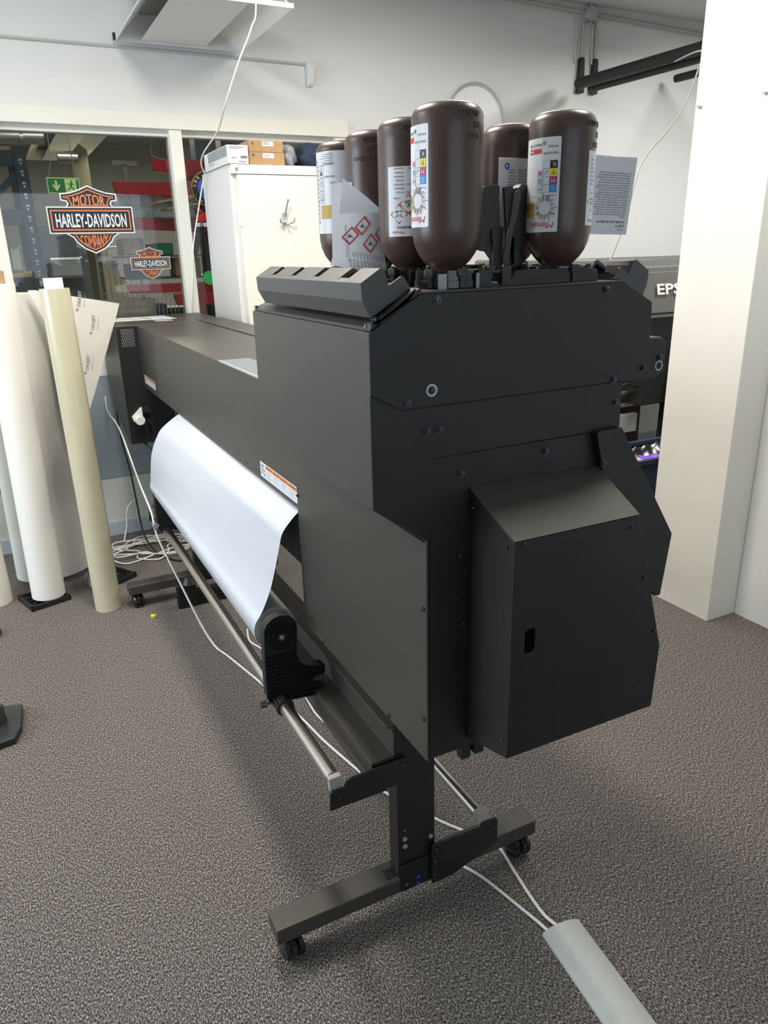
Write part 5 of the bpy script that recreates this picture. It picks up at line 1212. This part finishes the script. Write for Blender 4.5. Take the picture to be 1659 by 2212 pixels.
b = N(); box(b, -2.0, 2.6, 8.86, 9.0, 1.95, 2.05); simple('wall_rail', b, 'wall_beige', 'pale rail along the back wall of the store room', 'rail')
b = N(); box(b, 1.13, 1.17, 6.98, 7.02, 2.02, 2.35); box(b, 1.05, 1.25, 6.95, 7.0, 2.33, 2.36); simple('hanging_bracket', b, 'duct_steel', 'thin steel bracket hanging from the store room beam', 'bracket')
# blue-grey rack with punched post
t = thing('blue_grey_rack', 'blue-grey storage rack with a punched upright at the left of the window', 'rack', (.0, 5.3, 0))
b = N(); box(b, .232, .302, 5.17, 5.22, 0, 2.23); po = obj('rack_post', b, 'rack_blue', t, bevel=.003)
b = N()
for k in range(26): z = .6 + k * .062; cyl(b, (.268, 5.169, z), (.268, 5.1685, z), .010, 12); box(b, .263, .273, 5.1685, 5.169, z - .022, z)
obj('post_slots', b, 'zinc', po, label='punched keyhole slots')
for z in (2.12, 1.80, 1.42): obj('rack_beam', box(N(), -1.6, .235, 5.18, 5.21, z, z + .085), 'rack_blue', t, bevel=.003)
obj('rack_post', box(N(), .232, .302, 6.0, 6.05, 0, 2.23), 'rack_blue', t, bevel=.003)
b = N(); obox(b, (.15, 5.2, 2.0), (.28, 0, .26), (0, 1, 0), (-.26, 0, .28), .17, .012, .018); obj('rack_brace', b, 'rack_blue', t)
for z in (1.505, 2.205): obj('rack_shelf', box(N(), -1.6, .30, 5.2, 6.02, z, z + .022), 'wood', t)
simple('lit_sign', box(N(), .135, .225, 5.9, 5.92, 1.88, 1.915), 'lit_blue', 'small lit blue sign glimpsed between the rack shelves', 'sign')
for i, (x, w_) in enumerate(((-.05, .14), (.12, .09))): simple('grey_part', box(N(), x, x + w_, 5.5, 5.7, 1.528, 1.66 + .03 * i), 'zinc', ['wider grey part lying on the rack shelf', 'narrower grey part lying on the rack shelf'][i], 'part', bevel=.02)
# grey panel, back door, roll cage
simple('grey_board', box(N(), .30, .75, 6.9, 6.93, 1.0, 1.86), 'wall_grey', 'large grey board behind the big shield sticker', 'board')
simple('grey_machine', box(N(), .42, .68, 6.6, 6.88, 1.46, 1.62), 'zinc', 'light grey machine in front of the grey board', 'machine', bevel=.02)
simple('yellow_tape', box(N(), .31, .44, 5.3, 5.31, 1.37, 1.40), 'gold', 'short strip of yellow tape low behind the left window pane', 'tape')
struct('door_1', box(N(), 1.15, 1.75, 11.94, 12.1, 0, 2.1), 'store_olive')
struct('trim_5', box(N(), .95, 1.12, 9.0, 9.1, 0, 3.1), 'store_olive')
t = thing('roll_cage', 'grey wire roll cage with a white note in the store room', 'cage', (1.0, 7.3, 0))
b = N()
for i in range(9): x = .86 + i * .045; cyl(b, (x, 7.3, .3), (x, 7.3, 1.66), .004, 6)
for z in (.6, 1.0, 1.3, 1.5): cyl(b, (.86, 7.3, z), (1.22, 7.3, z), .004, 6)
obj('wire_grid', b, 'zinc', t)
b = N(); tube(b, [(.86, 7.3, .2), (.86, 7.3, 1.62), (.90, 7.3, 1.68), (1.18, 7.3, 1.68), (1.22, 7.3, 1.62), (1.22, 7.3, .2)], .013, 8, 4); obj('cage_frame', b, 'zinc', t, smooth=50)
q = Print(lambda x, y, h: Vector((.965 + x, 7.28 - h, 1.60 - y)), step=1); q.rect(0, 0, .08, .13, 'label', 0); q.rect(.01, .02, .06, .028, 'ink_grey'); q.rect(.01, .05, .065, .056, 'ink_grey'); q.rect(.01, .07, .05, .076, 'ink_grey'); q.done('paper_note', t)
# red cantilever rack
t = thing('red_cantilever_rack', 'storage rack with red cantilever arms behind the window', 'rack', (1.6, 6.2, 0))
def arm(x0, x1, y, z, h, taper, dy=0):
    b = N(); prism(b, [(x0, z), (x0 + .02, z - h * taper), (x1, z - h), (x1, z + .0)], y, y + .05); return obj('rack_arm', b, 'rack_red', t, bevel=.003)
arm(.89, 1.50, 6.0, 2.118, .105, .75); arm(1.18, 1.75, 6.0, 2.275, .115, .75); arm(1.40, 2.3, 6.3, 2.31, .17, .9); arm(1.0, 1.70, 6.0, 1.870, .105, .7); arm(.895, 1.70, 6.0, 1.408, .10, .6); arm(1.195, 2.0, 5.8, 1.335, .10, .8); arm(1.12, 1.9, 6.4, 1.97, .10, .8); arm(1.42, 2.2, 6.4, 1.93, .16, .9)
for x in (1.72, 1.52): obj('rack_column', box(N(), x, x + .09, 6.05, 6.2, 0, 2.44), 'rack_blue', t, bevel=.004)
b = N(); obox(b, (1.45, 5.95, 1.72), (.12, 0, .30), (0, 1, 0), (-.3, 0, .12), .34, .015, .022); obj('rack_brace', b, 'rack_blue', t)
b = N(); box(b, .89, 1.50, 6.06, 6.5, 1.872, 2.03); G = None
simple('sheet_stack', b, 'bubble', 'stack of clear and grey plastic sheets lying on the red rack arms', 'sheets', bevel=.01)
b = N(); obox(b, (1.35, 5.86, 2.00), (1, 0, .16), (0, 1, 0), (-.16, 0, 1), .22, .12, .008); simple('wooden_plank', b, 'wood', 'upper pale wooden plank sticking out over the red rack arms', 'plank')
b = N(); obox(b, (1.40, 5.86, 1.955), (1, 0, .16), (0, 1, 0), (-.16, 0, 1), .20, .12, .006); simple('wooden_plank', b, 'wood', 'lower pale wooden plank sticking out over the red rack arms', 'plank')
rnd = random.Random(11)
cl = [('card', 'brown'), ('black', 'black'), ('navy', 'navy'), ('zinc', 'silver'), ('label', 'white'), ('green', 'green'), ('card_pale', 'pale')]
spec = [(1.10, 1.26, 1.453, .14, 'label', 'white carton on the middle shelf of the red rack'), (1.15, 1.30, 1.613, .09, 'green', 'small green carton above the white one on the red rack'), (1.30, 1.50, 1.453, .14, 'card', 'tall brown carton under the red sticker'), (.93, 1.08, 1.62, .12, 'card_pale', 'pale carton between the stickers on the red rack'),
        (1.00, 1.20, 1.05, .20, 'navy', 'navy bundle under the small shield sticker'), (1.22, 1.42, 1.046, .17, 'black', 'black crate low on the red rack'), (1.44, 1.515, 1.046, .24, 'card', 'brown carton at the bottom of the right window pane'), (.96, 1.08, 1.453, .10, 'black', 'black box on the lowest red arm')]
for x0, x1, z, h, m_, lb in spec: simple('carton' if 'carton' in lb else lb.split()[1], box(N(), x0, x1, 6.15, 6.5, z, z + h), m_, lb, 'carton' if 'carton' in lb else 'item', bevel=.008)
obj('rack_deck', box(N(), .95, 1.75, 6.1, 6.6, 1.03, 1.045), 'rack_blue', t)
obj('rack_deck', box(N(), .95, 1.75, 6.1, 6.6, 1.44, 1.452), 'rack_blue', t)
obj('rack_deck', box(N(), .90, 1.75, 6.1, 6.6, 1.60, 1.612), 'rack_blue', t)
b = N()
for i in range(14): cyl(b, (.98 + i * .03, 5.95, 1.08), (.98 + i * .03, 5.95, 1.34), .003, 6)
cyl(b, (.97, 5.95, 1.34), (1.38, 5.95, 1.34), .005, 6); cyl(b, (.97, 5.95, 1.10), (1.38, 5.95, 1.10), .005, 6)
simple('wire_basket', b, 'zinc', 'wire basket front below the small shield sticker', 'basket')
# bubble-wrapped parcel on a table behind the glass
t = thing('wrapped_parcel', 'brown parcel in bubble wrap just behind the window glass', 'parcel', (.75, 4.95, 1.2))
b = N(); box(b, .60, .86, 4.80, 5.05, 1.10, 1.345); obj('parcel_box', b, 'card_pale', t, bevel=.02, seg=3)
b = N(); bmesh.ops.create_cube(b, size=1.0); bmesh.ops.subdivide_edges(b, edges=b.edges[:], cuts=12, use_grid_fill=True)
for v in b.verts:
    p = v.co.copy(); k = 1 + .035 * math.sin(p.x * 23 + p.z * 9) * math.sin(p.z * 19 + p.y * 13) ; v.co = Vector((.73 + p.x * .285 * k, 4.925 + p.y * .28 * k, 1.225 + p.z * .27 * k))
obj('bubble_wrap', b, 'wrap', t, smooth=60, label='shiny see-through bubble wrap')
simple('store_table', box(N(), .2, 1.5, 4.72, 5.15, 1.05, 1.085), 'store_wall', 'grey table top behind the window carrying the wrapped parcel', 'table', bevel=.003)
